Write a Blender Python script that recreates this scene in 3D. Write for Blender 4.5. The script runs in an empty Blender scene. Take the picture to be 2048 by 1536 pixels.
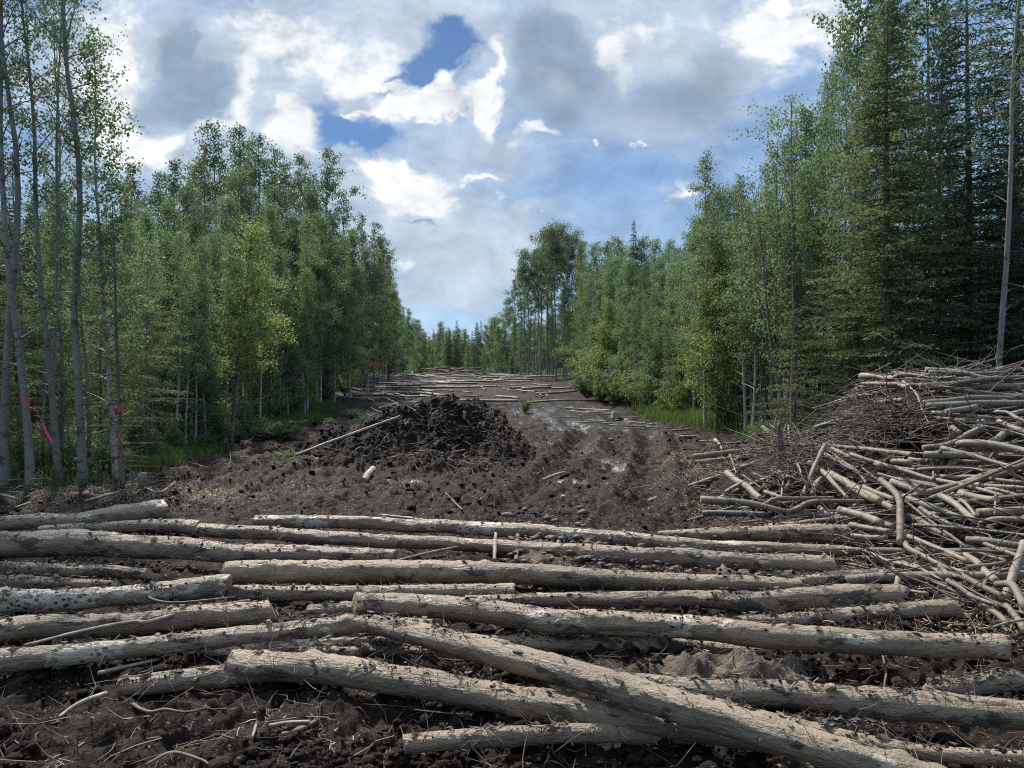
import bpy, math, random
import numpy as np
from mathutils import Vector, Matrix

# ------------------------------------------------------------------ camera, sky, sun, exposure
scene = bpy.context.scene
COL = scene.collection
HC = 1.6                      # camera height
FPX = 26.0 / 36.0 * 2048      # focal length in photo pixels
cam_d = bpy.data.cameras.new("camera")
cam_d.lens = 26.0
cam_d.sensor_width = 36.0
cam_d.clip_end = 3000
cam = bpy.data.objects.new("camera", cam_d)
COL.objects.link(cam)
cam.location = (0, 0, HC)
cam.rotation_euler = (math.radians(90), 0, 0)
scene.camera = cam
scene.view_settings.view_transform = 'Standard'
scene.view_settings.look = 'None'
scene.view_settings.exposure = 0.82
scene.view_settings.gamma = 1.0
scene.cycles.max_bounces = 6
scene.cycles.diffuse_bounces = 3
scene.cycles.glossy_bounces = 2
scene.cycles.transmission_bounces = 3
scene.cycles.transparent_max_bounces = 6
scene.cycles.volume_bounces = 0
scene.cycles.filter_width = 1.1
scene.cycles.use_denoising = False
scene.cycles.sample_clamp_direct = 4.0
scene.cycles.sample_clamp_indirect = 2.5
scene.cycles.caustics_reflective = False
scene.cycles.caustics_refractive = False

SUN_AZ, SUN_EL = math.radians(-32), math.radians(52)
sdir = Vector((math.sin(SUN_AZ) * math.cos(SUN_EL), math.cos(SUN_AZ) * math.cos(SUN_EL), math.sin(SUN_EL)))
sun_d = bpy.data.lights.new("sun", 'SUN')
sun_d.energy = 4.0
sun_d.angle = math.radians(3)
sun_d.color = (1.0, 0.95, 0.87)
sun = bpy.data.objects.new("sun", sun_d)
sun.rotation_euler = (-sdir).to_track_quat('-Z', 'Y').to_euler()
sun.location = (0, 0, 60)
COL.objects.link(sun)


class NT:
    """Small helper for writing node trees."""
    def __init__(self, tree):
        self.t = tree
    def node(self, kind, **kw):
        n = self.t.nodes.new(kind)
        for k, v in kw.items():
            setattr(n, k, v)
        return n
    def put(self, sock, v):
        if hasattr(v, 'is_output') or isinstance(v, bpy.types.NodeSocket):
            self.t.links.new(v, sock)
        elif v is not None:
            sock.default_value = v
    def m(self, op, a, b=None, c=None, clamp=False):
        n = self.node('ShaderNodeMath', operation=op, use_clamp=clamp)
        for s, v in zip(n.inputs, (a, b, c)):
            self.put(s, v)
        return n.outputs[0]
    def vm(self, op, a, b=None, out=0):
        n = self.node('ShaderNodeVectorMath', operation=op)
        self.put(n.inputs[0], a)
        if b is not None:
            self.put(n.inputs[3] if op == 'SCALE' else n.inputs[1], b)
        return n.outputs[out]
    def sstep(self, x, a, b):
        n = self.node('ShaderNodeMapRange', interpolation_type='SMOOTHSTEP')
        self.put(n.inputs[0], x)
        n.inputs[1].default_value = a
        n.inputs[2].default_value = b
        return n.outputs[0]
    def mapr(self, x, a, b, c, d):
        n = self.node('ShaderNodeMapRange')
        self.put(n.inputs[0], x)
        for k, v in zip((1, 2, 3, 4), (a, b, c, d)):
            n.inputs[k].default_value = v
        return n.outputs[0]
    def mix(self, f, a, b, blend='MIX'):
        n = self.node('ShaderNodeMix', data_type='RGBA', blend_type=blend)
        self.put(n.inputs[0], f)
        for s, v in ((n.inputs[6], a), (n.inputs[7], b)):
            if isinstance(v, (tuple, list)) and len(v) == 3:
                v = (*v, 1)
            self.put(s, v)
        return n.outputs[2]
    def noise(self, vec, scale, detail=4, rough=0.55, out=0, dist=0.0, dim='3D'):
        n = self.node('ShaderNodeTexNoise', noise_dimensions=dim)
        if vec is not None:
            self.t.links.new(vec, n.inputs['Vector'])
        n.inputs['Scale'].default_value = scale
        n.inputs['Detail'].default_value = detail
        n.inputs['Roughness'].default_value = rough
        n.inputs['Distortion'].default_value = dist
        return n.outputs[out]
    def voro(self, vec, scale, feature='F1', out=0, rnd=1.0):
        n = self.node('ShaderNodeTexVoronoi', feature=feature)
        self.t.links.new(vec, n.inputs['Vector'])
        n.inputs['Scale'].default_value = scale
        n.inputs['Randomness'].default_value = rnd
        return n.outputs[out]
    def ramp(self, f, stops):
        n = self.node('ShaderNodeValToRGB')
        el = n.color_ramp.elements
        while len(el) < len(stops):
            el.new(0.5)
        for e, (p, c) in zip(el, stops):
            e.position = p
            e.color = (*c, 1)
        self.put(n.inputs[0], f)
        return n.outputs[0]
    def mapping(self, vec, scale=(1, 1, 1), loc=(0, 0, 0)):
        n = self.node('ShaderNodeMapping')
        self.put(n.inputs[0], vec)
        n.inputs['Scale'].default_value = scale
        n.inputs['Location'].default_value = loc
        return n.outputs[0]
    def bump(self, h, strength=0.5, dist=0.02, normal=None):
        n = self.node('ShaderNodeBump')
        n.inputs['Strength'].default_value = strength
        n.inputs['Distance'].default_value = dist
        self.put(n.inputs['Height'], h)
        if normal is not None:
            self.put(n.inputs['Normal'], normal)
        return n.outputs[0]


# ---- the sky: physical blue sky, with broken cloud over it, laid out by compass direction
world = bpy.data.worlds.new("World")
scene.world = world
world.use_nodes = True
world.cycles.sampling_method = 'MANUAL'
world.cycles.sample_map_resolution = 512
world.node_tree.nodes.clear()
w = NT(world.node_tree)
sky = w.node('ShaderNodeTexSky', sky_type='NISHITA', sun_disc=False)
sky.sun_elevation = SUN_EL
sky.sun_rotation = SUN_AZ
sky.air_density = 0.8
sky.dust_density = 0.1
sky.ozone_density = 3.0
dirv = w.vm('NORMALIZE', w.node('ShaderNodeTexCoord').outputs['Generated'])
sep = w.node('ShaderNodeSeparateXYZ')
w.put(sep.inputs[0], dirv)
ahead = w.m('MAXIMUM', w.m('ABSOLUTE', sep.outputs[1]), 0.12)
cmb = w.node('ShaderNodeCombineXYZ')
w.put(cmb.inputs[0], w.m('DIVIDE', sep.outputs[0], ahead))
w.put(cmb.inputs[1], w.m('DIVIDE', sep.outputs[2], ahead))
q0 = cmb.outputs[0]


def warp(vec, scale, detail, amount):
    nn = w.noise(vec, scale, detail, 0.6, out=1)
    return w.vm('ADD', vec, w.vm('SCALE', w.vm('SUBTRACT', nn, (0.5, 0.5, 0.5)), amount))


qa = warp(warp(q0, 5.0, 3, 0.10), 18.0, 6, 0.075)      # billowing edges
qb = warp(warp(q0, 4.0, 2, 0.10), 11.0, 3, 0.05)       # soft edges


def sky_field(blobs, q):
    tot = None
    for (u, v, ru, rv, k) in blobs:
        c = ((u - 1024) / FPX, (768 - v) / FPX, 0)
        s = (FPX / ru, FPX / rv, 0)
        d = w.vm('MULTIPLY', w.vm('SUBTRACT', q, c), s)
        r2 = w.vm('DOT_PRODUCT', d, d, out=1)
        g = w.m('MULTIPLY', w.m('POWER', 2.718, w.m('MULTIPLY', r2, -1.0)), k)
        tot = g if tot is None else w.m('ADD', tot, g)
    return tot


# bright cumulus with crisp edges
F_white = sky_field([(232, 120, 80, 150, 1.0), (250, 290, 60, 70, .7), (340, 305, 85, 34, 1.0), (478, 190, 30, 60, 1.0), (440, 255, 40, 24, .8), (585, 262, 52, 60, 1.3), (565, 195, 30, 30, .6),
                     (640, 90, 150, 60, .75), (500, 60, 90, 60, .55), (760, 150, 90, 40, .7), (900, 200, 110, 30, 1.0), (800, 225, 90, 18, .9), (690, 234, 50, 9, .9), (715, 175, 50, 14, .6), (735, 262, 50, 6, .75),
                     (800, 385, 95, 48, 1.05), (870, 410, 50, 26, .7), (720, 335, 60, 30, .7), (980, 140, 15, 80, .95), (992, 235, 26, 36, 1.0), (1085, 262, 40, 16, .9), (1040, 285, 30, 14, .6),
                     (1215, 90, 18, 40, .6), (1270, 60, 100, 45, .55), (1240, 150, 50, 60, .6), (1520, 60, 70, 80, .9), (1600, 30, 100, 50, .6), (1680, 80, 60, 80, .6), (1190, 267, 13, 9, 1.0), (1258, 289, 9, 4, .8), (1350, 396, 32, 20, 1.0), (1084, 420, 10, 7, .8),
                     (970, 360, 70, 9, .75), (1010, 400, 40, 14, .55), (820, 540, 16, 30, .7), (40, 150, 90, 150, .55), (560, 400, 90, 40, .5)], qa)
# shaded grey bellies
F_grey = sky_field([(390, 185, 72, 75, 1.25), (350, 75, 40, 75, 1.0), (430, 205, 48, 40, .8), (310, 240, 34, 50, .6), (1100, 75, 85, 62, 1.25), (1050, 170, 40, 55, .75), (1165, 150, 55, 50, .8), (1110, 225, 40, 30, .6), (850, 455, 50, 8, .9),
                    (1290, 225, 210, 100, .55), (1360, 190, 110, 60, .5), (1440, 120, 60, 50, .5), (640, 290, 40, 20, .3), (980, 330, 130, 22, .45), (1000, 290, 60, 30, .4), (520, 120, 30, 30, .35)], qa)
# broad pale veil
F_veil = sky_field([(640, 80, 300, 150, .75), (900, 520, 170, 130, .85), (760, 400, 170, 90, .6), (960, 310, 120, 60, .45), (230, 170, 160, 220, .8), (1500, 60, 260, 130, .6), (1000, 130, 160, 150, .35), (500, 330, 150, 80, .5), (1250, 100, 190, 130, .65), (1350, 260, 120, 70, .3), (560, 200, 160, 130, .45), (820, 60, 130, 60, .4), (1040, 500, 40, 60, .4)], qb)
# clear openings
F_blue = sky_field([(895, 100, 66, 44, 1.6), (845, 148, 52, 26, 1.3), (800, 165, 40, 10, .6), (715, 275, 90, 32, 1.7), (650, 205, 45, 32, .8), (655, 250, 34, 30, .9), (770, 195, 36, 9, .8), (512, 4, 24, 12, .9),  (150, 45, 26, 40, .5), (90, 60, 40, 60, .4), (1640, 130, 45, 70, .45), (1300, 330, 150, 60, .3)], qa)
fn = w.noise(q0, 9.0, 9, 0.62)
fn2 = w.noise(w.mapping(q0, (1.0, 1.6, 1), (3.1, 1.7, 0)), 6.0, 8, 0.6)
fine = w.noise(w.mapping(warp(q0, 6.0, 3, 0.08), (1.0, 1.5, 1), (7.1, 2.7, 0)), 17.0, 9, 0.62)
streak = w.noise(w.mapping(warp(q0, 3.0, 2, 0.2), (1.0, 2.8, 1), (1.1, 5.7, 0)), 7.0, 8, 0.65)
behind = w.m('SUBTRACT', 1.0, w.sstep(sep.outputs[1], -0.35, 0.15))
up = w.sstep(sep.outputs[2], 0.42, 0.75)
t_v = w.sstep(w.m('ADD', w.m('ADD', F_veil, w.m('MULTIPLY', up, 0.5)), w.m('MULTIPLY', w.m('SUBTRACT', streak, 0.5), 1.6)), -0.15, 0.85)
t_w = w.sstep(w.m('ADD', F_white, w.m('ADD', w.m('MULTIPLY', w.m('SUBTRACT', fine, 0.5), 1.5), w.m('MULTIPLY', w.m('SUBTRACT', fn, 0.5), 0.8))), 0.28, 0.95)
t_g = w.m('MULTIPLY', w.sstep(w.m('ADD', F_grey, w.m('MULTIPLY', w.m('SUBTRACT', fine, 0.5), 1.2)), 0.15, 1.05), 0.85)
t_b = w.sstep(w.m('ADD', F_blue, w.m('MULTIPLY', w.m('SUBTRACT', fine, 0.5), 1.3)), 0.30, 1.15)
veil = w.mix(w.sstep(sep.outputs[2], 0.02, 0.30), (0.28, 0.44, 0.60), (0.145, 0.248, 0.425))
cloud = w.mix(t_v, veil, (0.345, 0.405, 0.485))
cloud = w.mix(t_w, cloud, (0.565, 0.58, 0.595))
cloud = w.mix(t_g, cloud, (0.160, 0.222, 0.30))
lum = w.mapr(w.m('ADD', w.m('MULTIPLY', fine, 0.6), w.m('MULTIPLY', fn, 0.4)), 0.32, 0.68, 0.72, 1.16)
cloud = w.vm('SCALE', cloud, lum)
cloud = w.vm('SCALE', cloud, w.m('ADD', 1.0, w.m('MULTIPLY', up, 0.8)))
cloud = w.vm('SCALE', cloud, w.m('SUBTRACT', 1.0, w.m('MULTIPLY', behind, 0.30)))
bg1 = w.node('ShaderNodeBackground')
w.put(bg1.inputs[0], w.mix(1.0, sky.outputs[0], (0.80, 0.98, 1.12), 'MULTIPLY'))
bg1.inputs[1].default_value = 0.05
bg2 = w.node('ShaderNodeBackground')
w.put(bg2.inputs[0], cloud)
bg2.inputs[1].default_value = 1.0
ms = w.node('ShaderNodeMixShader')
w.put(ms.inputs[0], w.m('SUBTRACT', 1.0, w.m('MULTIPLY', t_b, 0.95)))
w.put(ms.inputs[1], bg1.outputs[0])
w.put(ms.inputs[2], bg2.outputs[0])
wo = w.node('ShaderNodeOutputWorld')
w.put(wo.inputs[0], ms.outputs[0])

# ------------------------------------------------------------------ helpers
rng = np.random.default_rng(7)
R = random.Random(11)


def _h(ix, iy, iz, seed):
    n = (ix.astype(np.int64) * 374761393 + iy.astype(np.int64) * 668265263 + iz.astype(np.int64) * 2147483647 + seed * 974634541) & 0xFFFFFFFF
    n = ((n ^ (n >> 13)) * 1274126177) & 0xFFFFFFFF
    n = ((n ^ (n >> 16)) * 2246822519) & 0xFFFFFFFF
    return ((n ^ (n >> 15)) & 0xFFFFFF) / float(0xFFFFFF)


def vnoise(x, y, z=None, seed=0):
    x = np.asarray(x, float)
    y = np.asarray(y, float)
    z = np.zeros_like(x) if z is None else np.asarray(z, float)
    ix, iy, iz = np.floor(x), np.floor(y), np.floor(z)
    fx, fy, fz = x - ix, y - iy, z - iz
    fx, fy, fz = [f * f * f * (f * (f * 6 - 15) + 10) for f in (fx, fy, fz)]
    out = 0
    for dx in (0, 1):
        for dy in (0, 1):
            for dz in (0, 1):
                wgt = (fx if dx else 1 - fx) * (fy if dy else 1 - fy) * (fz if dz else 1 - fz)
                out = out + wgt * _h(ix + dx, iy + dy, iz + dz, seed)
    return out * 2 - 1


def fbm(x, y, z=None, oct=4, seed=0, gain=0.5):
    a, s, tot = 1.0, 0, 0
    for o in range(oct):
        k = 2.03 ** o
        s = s + a * vnoise(x * k + 17 * o, y * k - 9 * o, None if z is None else z * k, seed + o)
        tot += a
        a *= gain
    return s / tot


def smooth01(t):
    t = np.clip(t, 0, 1)
    return t * t * (3 - 2 * t)


def qmesh(name, V, Q, smooth=False):
    me = bpy.data.meshes.new(name)
    V = np.ascontiguousarray(V, dtype=np.float32)
    Q = np.ascontiguousarray(Q, dtype=np.int32)
    me.vertices.add(len(V))
    me.vertices.foreach_set('co', V.ravel())
    me.loops.add(Q.size)
    me.loops.foreach_set('vertex_index', Q.ravel())
    me.polygons.add(len(Q))
    me.polygons.foreach_set('loop_start', np.arange(0, Q.size, Q.shape[1], dtype=np.int32))
    me.polygons.foreach_set('use_smooth', np.full(len(Q), smooth, dtype=bool))
    me.update(calc_edges=True)
    return me


def obj(name, me, mat=None, parent=None):
    o = bpy.data.objects.new(name, me)
    COL.objects.link(o)
    if mat is not None and not me.materials:
        me.materials.append(mat)
    if parent is not None:
        o.parent = parent
    return o


def tag(o, label=None, cat=None, group=None, kind=None):
    for k, v in (('label', label), ('category', cat), ('group', group), ('kind', kind)):
        if v:
            o[k] = v
    return o


class Acc:
    """Collects quads into one mesh."""
    def __init__(self):
        self.V, self.Q, self.n = [], [], 0
    def add(self, V, Q):
        self.V.append(np.asarray(V, float))
        self.Q.append(np.asarray(Q, int) + self.n)
        self.n += len(V)
    def tube(self, pts, rad, sides=5, close=True):
        V, Q = tube(pts, rad, sides)
        self.add(V, Q)
    def mesh(self, name, smooth=False):
        return qmesh(name, np.concatenate(self.V), np.concatenate(self.Q), smooth)


def frames(pts):
    T = np.gradient(pts, axis=0)
    T /= np.linalg.norm(T, axis=1)[:, None] + 1e-9
    ref = np.array([0.0, 0.0, 1.0]) if abs(T[:, 2]).mean() < 0.8 else np.array([1.0, 0.0, 0.0])
    A = np.cross(ref, T)
    A /= np.linalg.norm(A, axis=1)[:, None] + 1e-9
    B = np.cross(T, A)
    return T, A, B


def tube(pts, rad, sides):
    pts = np.asarray(pts, float)
    rad = np.broadcast_to(np.asarray(rad, float), (len(pts),))
    T, A, B = frames(pts)
    th = np.arange(sides) * 2 * math.pi / sides
    V = pts[:, None, :] + rad[:, None, None] * (np.cos(th)[None, :, None] * A[:, None, :] + np.sin(th)[None, :, None] * B[:, None, :])
    V = V.reshape(-1, 3)
    i = np.arange(len(pts) - 1)[:, None] * sides
    j = np.arange(sides)[None, :]
    j2 = (j + 1) % sides
    Q = np.stack([i + j, i + j2, i + sides + j2, i + sides + j], -1).reshape(-1, 4)
    return V, Q


def resample(pts, n):
    """Catmull-Rom through the points (any number of columns)."""
    P = np.asarray(pts, float)
    if len(P) == 2:
        t = np.linspace(0, 1, n)[:, None]
        return P[0] * (1 - t) + P[1] * t
    P = np.vstack([2 * P[0] - P[1], P, 2 * P[-1] - P[-2]])
    seg = len(P) - 3
    d = np.r_[0, np.cumsum(np.linalg.norm(P[2:-1, :3] - P[1:-2, :3], axis=1))]
    s = np.linspace(0, d[-1], n)
    k = np.clip(np.searchsorted(d, s, 'right') - 1, 0, seg - 1)
    t = ((s - d[k]) / (d[k + 1] - d[k] + 1e-9))[:, None]
    a, b, c, e = P[k], P[k + 1], P[k + 2], P[k + 3]
    return 0.5 * (2 * b + (c - a) * t + (2 * a - 5 * b + 4 * c - e) * t ** 2 + (3 * b - a - 3 * c + e) * t ** 3)


# ------------------------------------------------------------------ materials
def material(name):
    m = bpy.data.materials.new(name)
    m.use_nodes = True
    m.node_tree.nodes.clear()
    n = NT(m.node_tree)
    bs = n.node('ShaderNodeBsdfPrincipled')
    out = n.node('ShaderNodeOutputMaterial')
    n.put(out.inputs[0], bs.outputs[0])
    return m, n, bs, out


def attr(n, name, kind='GEOMETRY'):
    a = n.node('ShaderNodeAttribute', attribute_name=name, attribute_type=kind)
    return a


def soil_material(name, dark=1.0, chips_on=True):
    m, n, bs, out = material(name)
    P = n.node('ShaderNodeNewGeometry').outputs['Position']
    big = n.noise(P, 0.9, 5, 0.6)
    mid = n.noise(P, 7.0, 6, 0.65)
    fin = n.noise(P, 45.0, 4, 0.65)
    c = n.ramp(mid, [(0.30, (0.0055 * dark, 0.0035 * dark, 0.0024 * dark)), (0.46, (0.0128 * dark, 0.0080 * dark, 0.0053 * dark)), (0.58, (0.0268 * dark, 0.0168 * dark, 0.0114 * dark)), (0.75, (0.0610 * dark, 0.0388 * dark, 0.0267 * dark))])
    c = n.mix(n.mapr(fin, 0.3, 0.75, 0.0, 0.40), c, (0.0512 * dark, 0.0326 * dark, 0.0215 * dark))
    c = n.mix(n.mapr(big, 0.35, 0.7, 0.0, 0.5), c, (0.0244 * dark, 0.0153 * dark, 0.0112 * dark))
    # slivers of wood and straw trodden into the mud
    fib = n.voro(n.mapping(P, (14, 60, 30)), 1.0)
    if chips_on:
        c = n.mix(attr(n, 'clay').outputs[2], c, n.mix(n.mapr(mid, 0.35, 0.65, 0, 1), (0.075, 0.058, 0.042), (0.20, 0.16, 0.12)))
    c = n.mix(n.m('MULTIPLY', n.m('LESS_THAN', fib, 0.16), n.m('GREATER_THAN', mid, 0.52)), c, (0.19, 0.15, 0.115))
    rough = 0.72
    if chips_on:
        ch = attr(n, 'chips').outputs[2]
        chn = n.voro(n.mapping(P, (1, 1.7, 1)), 60.0, out=1)
        csep = n.node('ShaderNodeSeparateColor')
        n.put(csep.inputs[0], chn)
        cf = n.m('LESS_THAN', csep.outputs[0], n.m('MULTIPLY', ch, 1.1))
        cc = n.mix(csep.outputs[1], (0.17, 0.125, 0.085), (0.36, 0.28, 0.19))
        c = n.mix(n.m('MULTIPLY', cf, 0.85), c, cc)
        fo = attr(n, 'forest').outputs[2]
        lit = n.ramp(n.noise(P, 12, 6, 0.7), [(0.3, (0.014, 0.014, 0.008)), (0.55, (0.035, 0.042, 0.018)), (0.8, (0.085, 0.085, 0.035))])
        c = n.mix(fo, c, lit)
        wet = attr(n, 'wet').outputs[2]
        wn = n.noise(n.mapping(P, (2.4, 0.55, 1)), 1.0, 6, 0.65)
        wf = n.m('MULTIPLY', n.sstep(n.m('ADD', wet, n.m('MULTIPLY', n.m('SUBTRACT', wn, 0.5), 2.6)), 0.38, 0.72), n.sstep(wet, 0.12, 0.4))
        c = n.mix(n.m('MULTIPLY', wf, 0.8), c, (0.040, 0.034, 0.028))
        rough = n.m('ADD', n.m('MULTIPLY', wf, -0.50), n.mapr(fin, 0.3, 0.7, 0.62, 0.80))
    n.put(bs.inputs['Base Color'], c)
    n.put(bs.inputs['Roughness'], rough)
    if chips_on:
        n.put(bs.inputs['Specular IOR Level'], n.m('ADD', 0.12, n.m('MULTIPLY', wf, 0.6)))
    else:
        bs.inputs['Specular IOR Level'].default_value = 0.12
    hgt = n.m('ADD', n.m('MULTIPLY', mid, 1.0), n.m('MULTIPLY', fin, 0.35))
    bp = n.bump(hgt, 0.9, 0.05)
    if chips_on:
        n.put(bp.node.inputs['Strength'], n.m('SUBTRACT', 0.9, n.m('MULTIPLY', wf, 0.72)))
    n.put(bs.inputs['Normal'], bp)
    return m


def log_material(name, mud=(0.335, 0.250, 0.160), dark=(0.050, 0.040, 0.032), pale=(0.55, 0.48, 0.37)):
    """Mud-smeared log; the object's colour carries r: bare bark, g: dark rot, b: sandy dryness."""
    m, n, bs, out = material(name)
    tc = n.node('ShaderNodeTexCoord').outputs['Object']
    oi = n.node('ShaderNodeObjectInfo')
    sc = n.node('ShaderNodeSeparateColor')
    n.put(sc.inputs[0], oi.outputs['Color'])
    rnd = n.vm('SCALE', (13.1, 7.7, 3.3), oi.outputs['Random'])
    P = n.vm('ADD', tc, rnd)
    L = n.mapping(P, (0.45, 1, 1))
    a = n.noise(L, 9.0, 7, 0.62)
    b = n.noise(L, 3.0, 5, 0.6)
    f = n.noise(n.mapping(P, (0.6, 1, 1)), 60.0, 5, 0.7)
    fibre = n.noise(n.mapping(P, (0.08, 1, 1)), 70.0, 4, 0.6)
    mudc = n.mix(n.mapr(b, 0.38, 0.62, 0, 1), tuple(x * 0.55 for x in mud), n.mix(oi.outputs['Random'], tuple(x * 0.85 for x in mud), tuple(x * y for x, y in zip(mud, (1.2, 1.17, 1.12)))))
    mudc = n.mix(sc.outputs[2], mudc, (0.27, 0.215, 0.15))
    c = n.mix(n.m('MULTIPLY', n.mapr(f, 0.50, 0.66, 0, 1), 0.45), mudc, tuple(x * 0.30 for x in mud))
    crk = n.noise(n.mapping(P, (0.16, 1, 1)), 38.0, 4, 0.6)
    c = n.mix(n.m('MULTIPLY', n.sstep(crk, 0.63, 0.70), 0.6), c, tuple(x * 0.20 for x in mud))
    # dark crusts
    crust = n.sstep(n.m('ADD', a, n.m('MULTIPLY', n.m('SUBTRACT', sc.outputs[1], 0.5), 0.5)), 0.525, 0.585)
    c = n.mix(n.m('MULTIPLY', crust, 0.80), c, n.mix(n.mapr(f, 0.3, 0.7, 0, 1), tuple(x * 0.7 for x in dark), tuple(x * 1.9 for x in dark)))
    # bare pale bark with dark scars where the mud has fallen away
    bp = n.noise(n.vm('ADD', L, (4.2, 1.1, 9.0)), 6.0, 6, 0.55)
    bare = n.sstep(n.m('ADD', bp, n.m('MULTIPLY', n.m('SUBTRACT', sc.outputs[0], 0.5), 0.55)), 0.60, 0.635)
    sv = n.voro(n.mapping(P, (20, 26, 26)), 1.0)
    scar = n.m('LESS_THAN', n.m('ADD', sv, n.m('MULTIPLY', n.m('SUBTRACT', f, 0.5), 0.5)), 0.30)
    barkc = n.mix(n.mapr(f, 0.35, 0.7, 0, 0.5), pale, tuple(x * 0.62 for x in pale))
    barkc = n.mix(n.m('MULTIPLY', scar, 0.9), barkc, (0.045, 0.035, 0.026))
    c = n.mix(bare, c, barkc)
    n.put(bs.inputs['Base Color'], c)
    n.put(bs.inputs['Roughness'], n.mapr(f, 0.3, 0.75, 0.34, 0.62))
    bs.inputs['Specular IOR Level'].default_value = 0.6
    h = n.m('ADD', n.m('ADD', n.m('MULTIPLY', a, 0.9), n.m('MULTIPLY', fibre, 0.35)), n.m('MULTIPLY', f, 0.45))
    h = n.m('SUBTRACT', h, n.m('MULTIPLY', bare, 0.15))
    h = n.m('ADD', h, n.m('MULTIPLY', n.m('MULTIPLY', crust, f), 0.8))
    n.put(bs.inputs['Normal'], n.bump(h, 1.0, 0.03))
    return m


def pole_material(name):
    """Grey-green aspen and birch poles with dark scars and rusty torn bark."""
    m, n, bs, out = material(name)
    tc = n.node('ShaderNodeTexCoord').outputs['Object']
    oi = n.node('ShaderNodeObjectInfo')
    sc = n.node('ShaderNodeSeparateColor')
    n.put(sc.inputs[0], oi.outputs['Color'])
    P = n.vm('ADD', tc, n.vm('SCALE', (13.1, 7.7, 3.3), oi.outputs['Random']))
    a = n.noise(n.mapping(P, (0.6, 1, 1)), 7.0, 6, 0.6)
    f = n.noise(P, 45.0, 5, 0.7)
    c = n.mix(oi.outputs['Random'], (0.115, 0.106, 0.082), (0.28, 0.258, 0.198))
    c = n.mix(n.mapr(f, 0.35, 0.7, 0, 0.6), c, (0.13, 0.12, 0.09))
    ring = n.noise(n.mapping(P, (38, 5, 5)), 1.0, 3, 0.6)
    c = n.mix(n.m('MULTIPLY', n.sstep(ring, 0.56, 0.62), 0.85), c, (0.04, 0.032, 0.024))
    rot = n.sstep(n.m('ADD', a, n.m('MULTIPLY', n.m('SUBTRACT', sc.outputs[1], 0.5), 0.6)), 0.47, 0.56)
    c = n.mix(n.m('MULTIPLY', rot, 0.85), c, n.mix(n.mapr(f, 0.35, 0.65, 0, 1), (0.060, 0.036, 0.026), (0.17, 0.115, 0.080)))
    c = n.mix(n.m('MULTIPLY', sc.outputs[2], 0.8), c, n.mix(f, (0.20, 0.15, 0.105), (0.30, 0.23, 0.16)))
    n.put(bs.inputs['Base Color'], c)
    bs.inputs['Roughness'].default_value = 0.55
    bs.inputs['Specular IOR Level'].default_value = 0.45
    n.put(bs.inputs['Normal'], n.bump(n.m('ADD', f, a), 0.7, 0.012))
    return m


def trunk_material(name, base, base2, scar, ringed):
    m, n, bs, out = material(name)
    P = n.node('ShaderNodeTexCoord').outputs['Object']
    oi = n.node('ShaderNodeObjectInfo')
    P = n.vm('ADD', P, n.vm('SCALE', (13.1, 7.7, 3.3), oi.outputs['Random']))
    a = n.noise(n.mapping(P, (1, 1, 0.35)), 5.0, 5, 0.6)
    f = n.noise(n.mapping(P, (1, 1, 0.5)), 40.0, 4, 0.7)
    c = n.mix(n.mapr(a, 0.3, 0.7, 0, 1), base, base2)
    c = n.mix(n.mapr(f, 0.4, 0.75, 0, 0.6), c, tuple(x * 0.4 for x in base))
    ring = n.noise(n.mapping(P, (4, 4, ringed)), 1.0, 3, 0.6)
    c = n.mix(n.m('MULTIPLY', n.sstep(ring, 0.57, 0.66), 0.85), c, scar)
    n.put(bs.inputs['Base Color'], c)
    bs.inputs['Roughness'].default_value = 0.75
    n.put(bs.inputs['Normal'], n.bump(n.m('ADD', f, a), 0.6, 0.02))
    return m


def leaf_material(name, stops, trans=0.38, tint=(0.35, 0.50, 0.10), gloss=0.35):
    m, n, bs, out = material(name)
    g = n.node('ShaderNodeNewGeometry')
    oi = n.node('ShaderNodeObjectInfo')
    P = n.node('ShaderNodeTexCoord').outputs['Object']
    cl = n.noise(P, 1.1, 3, 0.6)
    f = n.m('ADD', n.m('MULTIPLY', g.outputs['Random Per Island'], 0.45), n.m('MULTIPLY', cl, 0.6))
    c = n.ramp(f, stops)
    hs = n.node('ShaderNodeHueSaturation')
    n.put(hs.inputs['Color'], c)
    n.put(hs.inputs['Hue'], n.mapr(oi.outputs['Random'], 0, 1, 0.485, 0.515))
    n.put(hs.inputs['Value'], n.mapr(oi.outputs['Random'], 0, 1, 0.8, 1.22))
    c = hs.outputs[0]
    n.put(bs.inputs['Base Color'], c)
    bs.inputs['Roughness'].default_value = 0.6
    bs.inputs['Specular IOR Level'].default_value = gloss * 0.45
    tr = n.node('ShaderNodeBsdfTranslucent')
    n.put(tr.inputs[0], n.mix(0.55, c, tint))
    mx = n.node('ShaderNodeMixShader')
    mx.inputs[0].default_value = trans
    n.put(mx.inputs[1], bs.outputs[0])
    n.put(mx.inputs[2], tr.outputs[0])
    n.put(out.inputs[0], mx.outputs[0])
    return m


def plain_material(name, color, rough=0.6, vary=0.4, scale=20.0, bump=0.3):
    m, n, bs, out = material(name)
    P = n.node('ShaderNodeTexCoord').outputs['Object']
    f = n.noise(P, scale, 5, 0.65)
    c = n.mix(n.mapr(f, 0.3, 0.7, 0, 1), tuple(x * (1 - vary) for x in color), tuple(x * (1 + vary) for x in color))
    n.put(bs.inputs['Base Color'], c)
    bs.inputs['Roughness'].default_value = rough
    n.put(bs.inputs['Normal'], n.bump(f, bump, 0.01))
    return m


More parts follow.
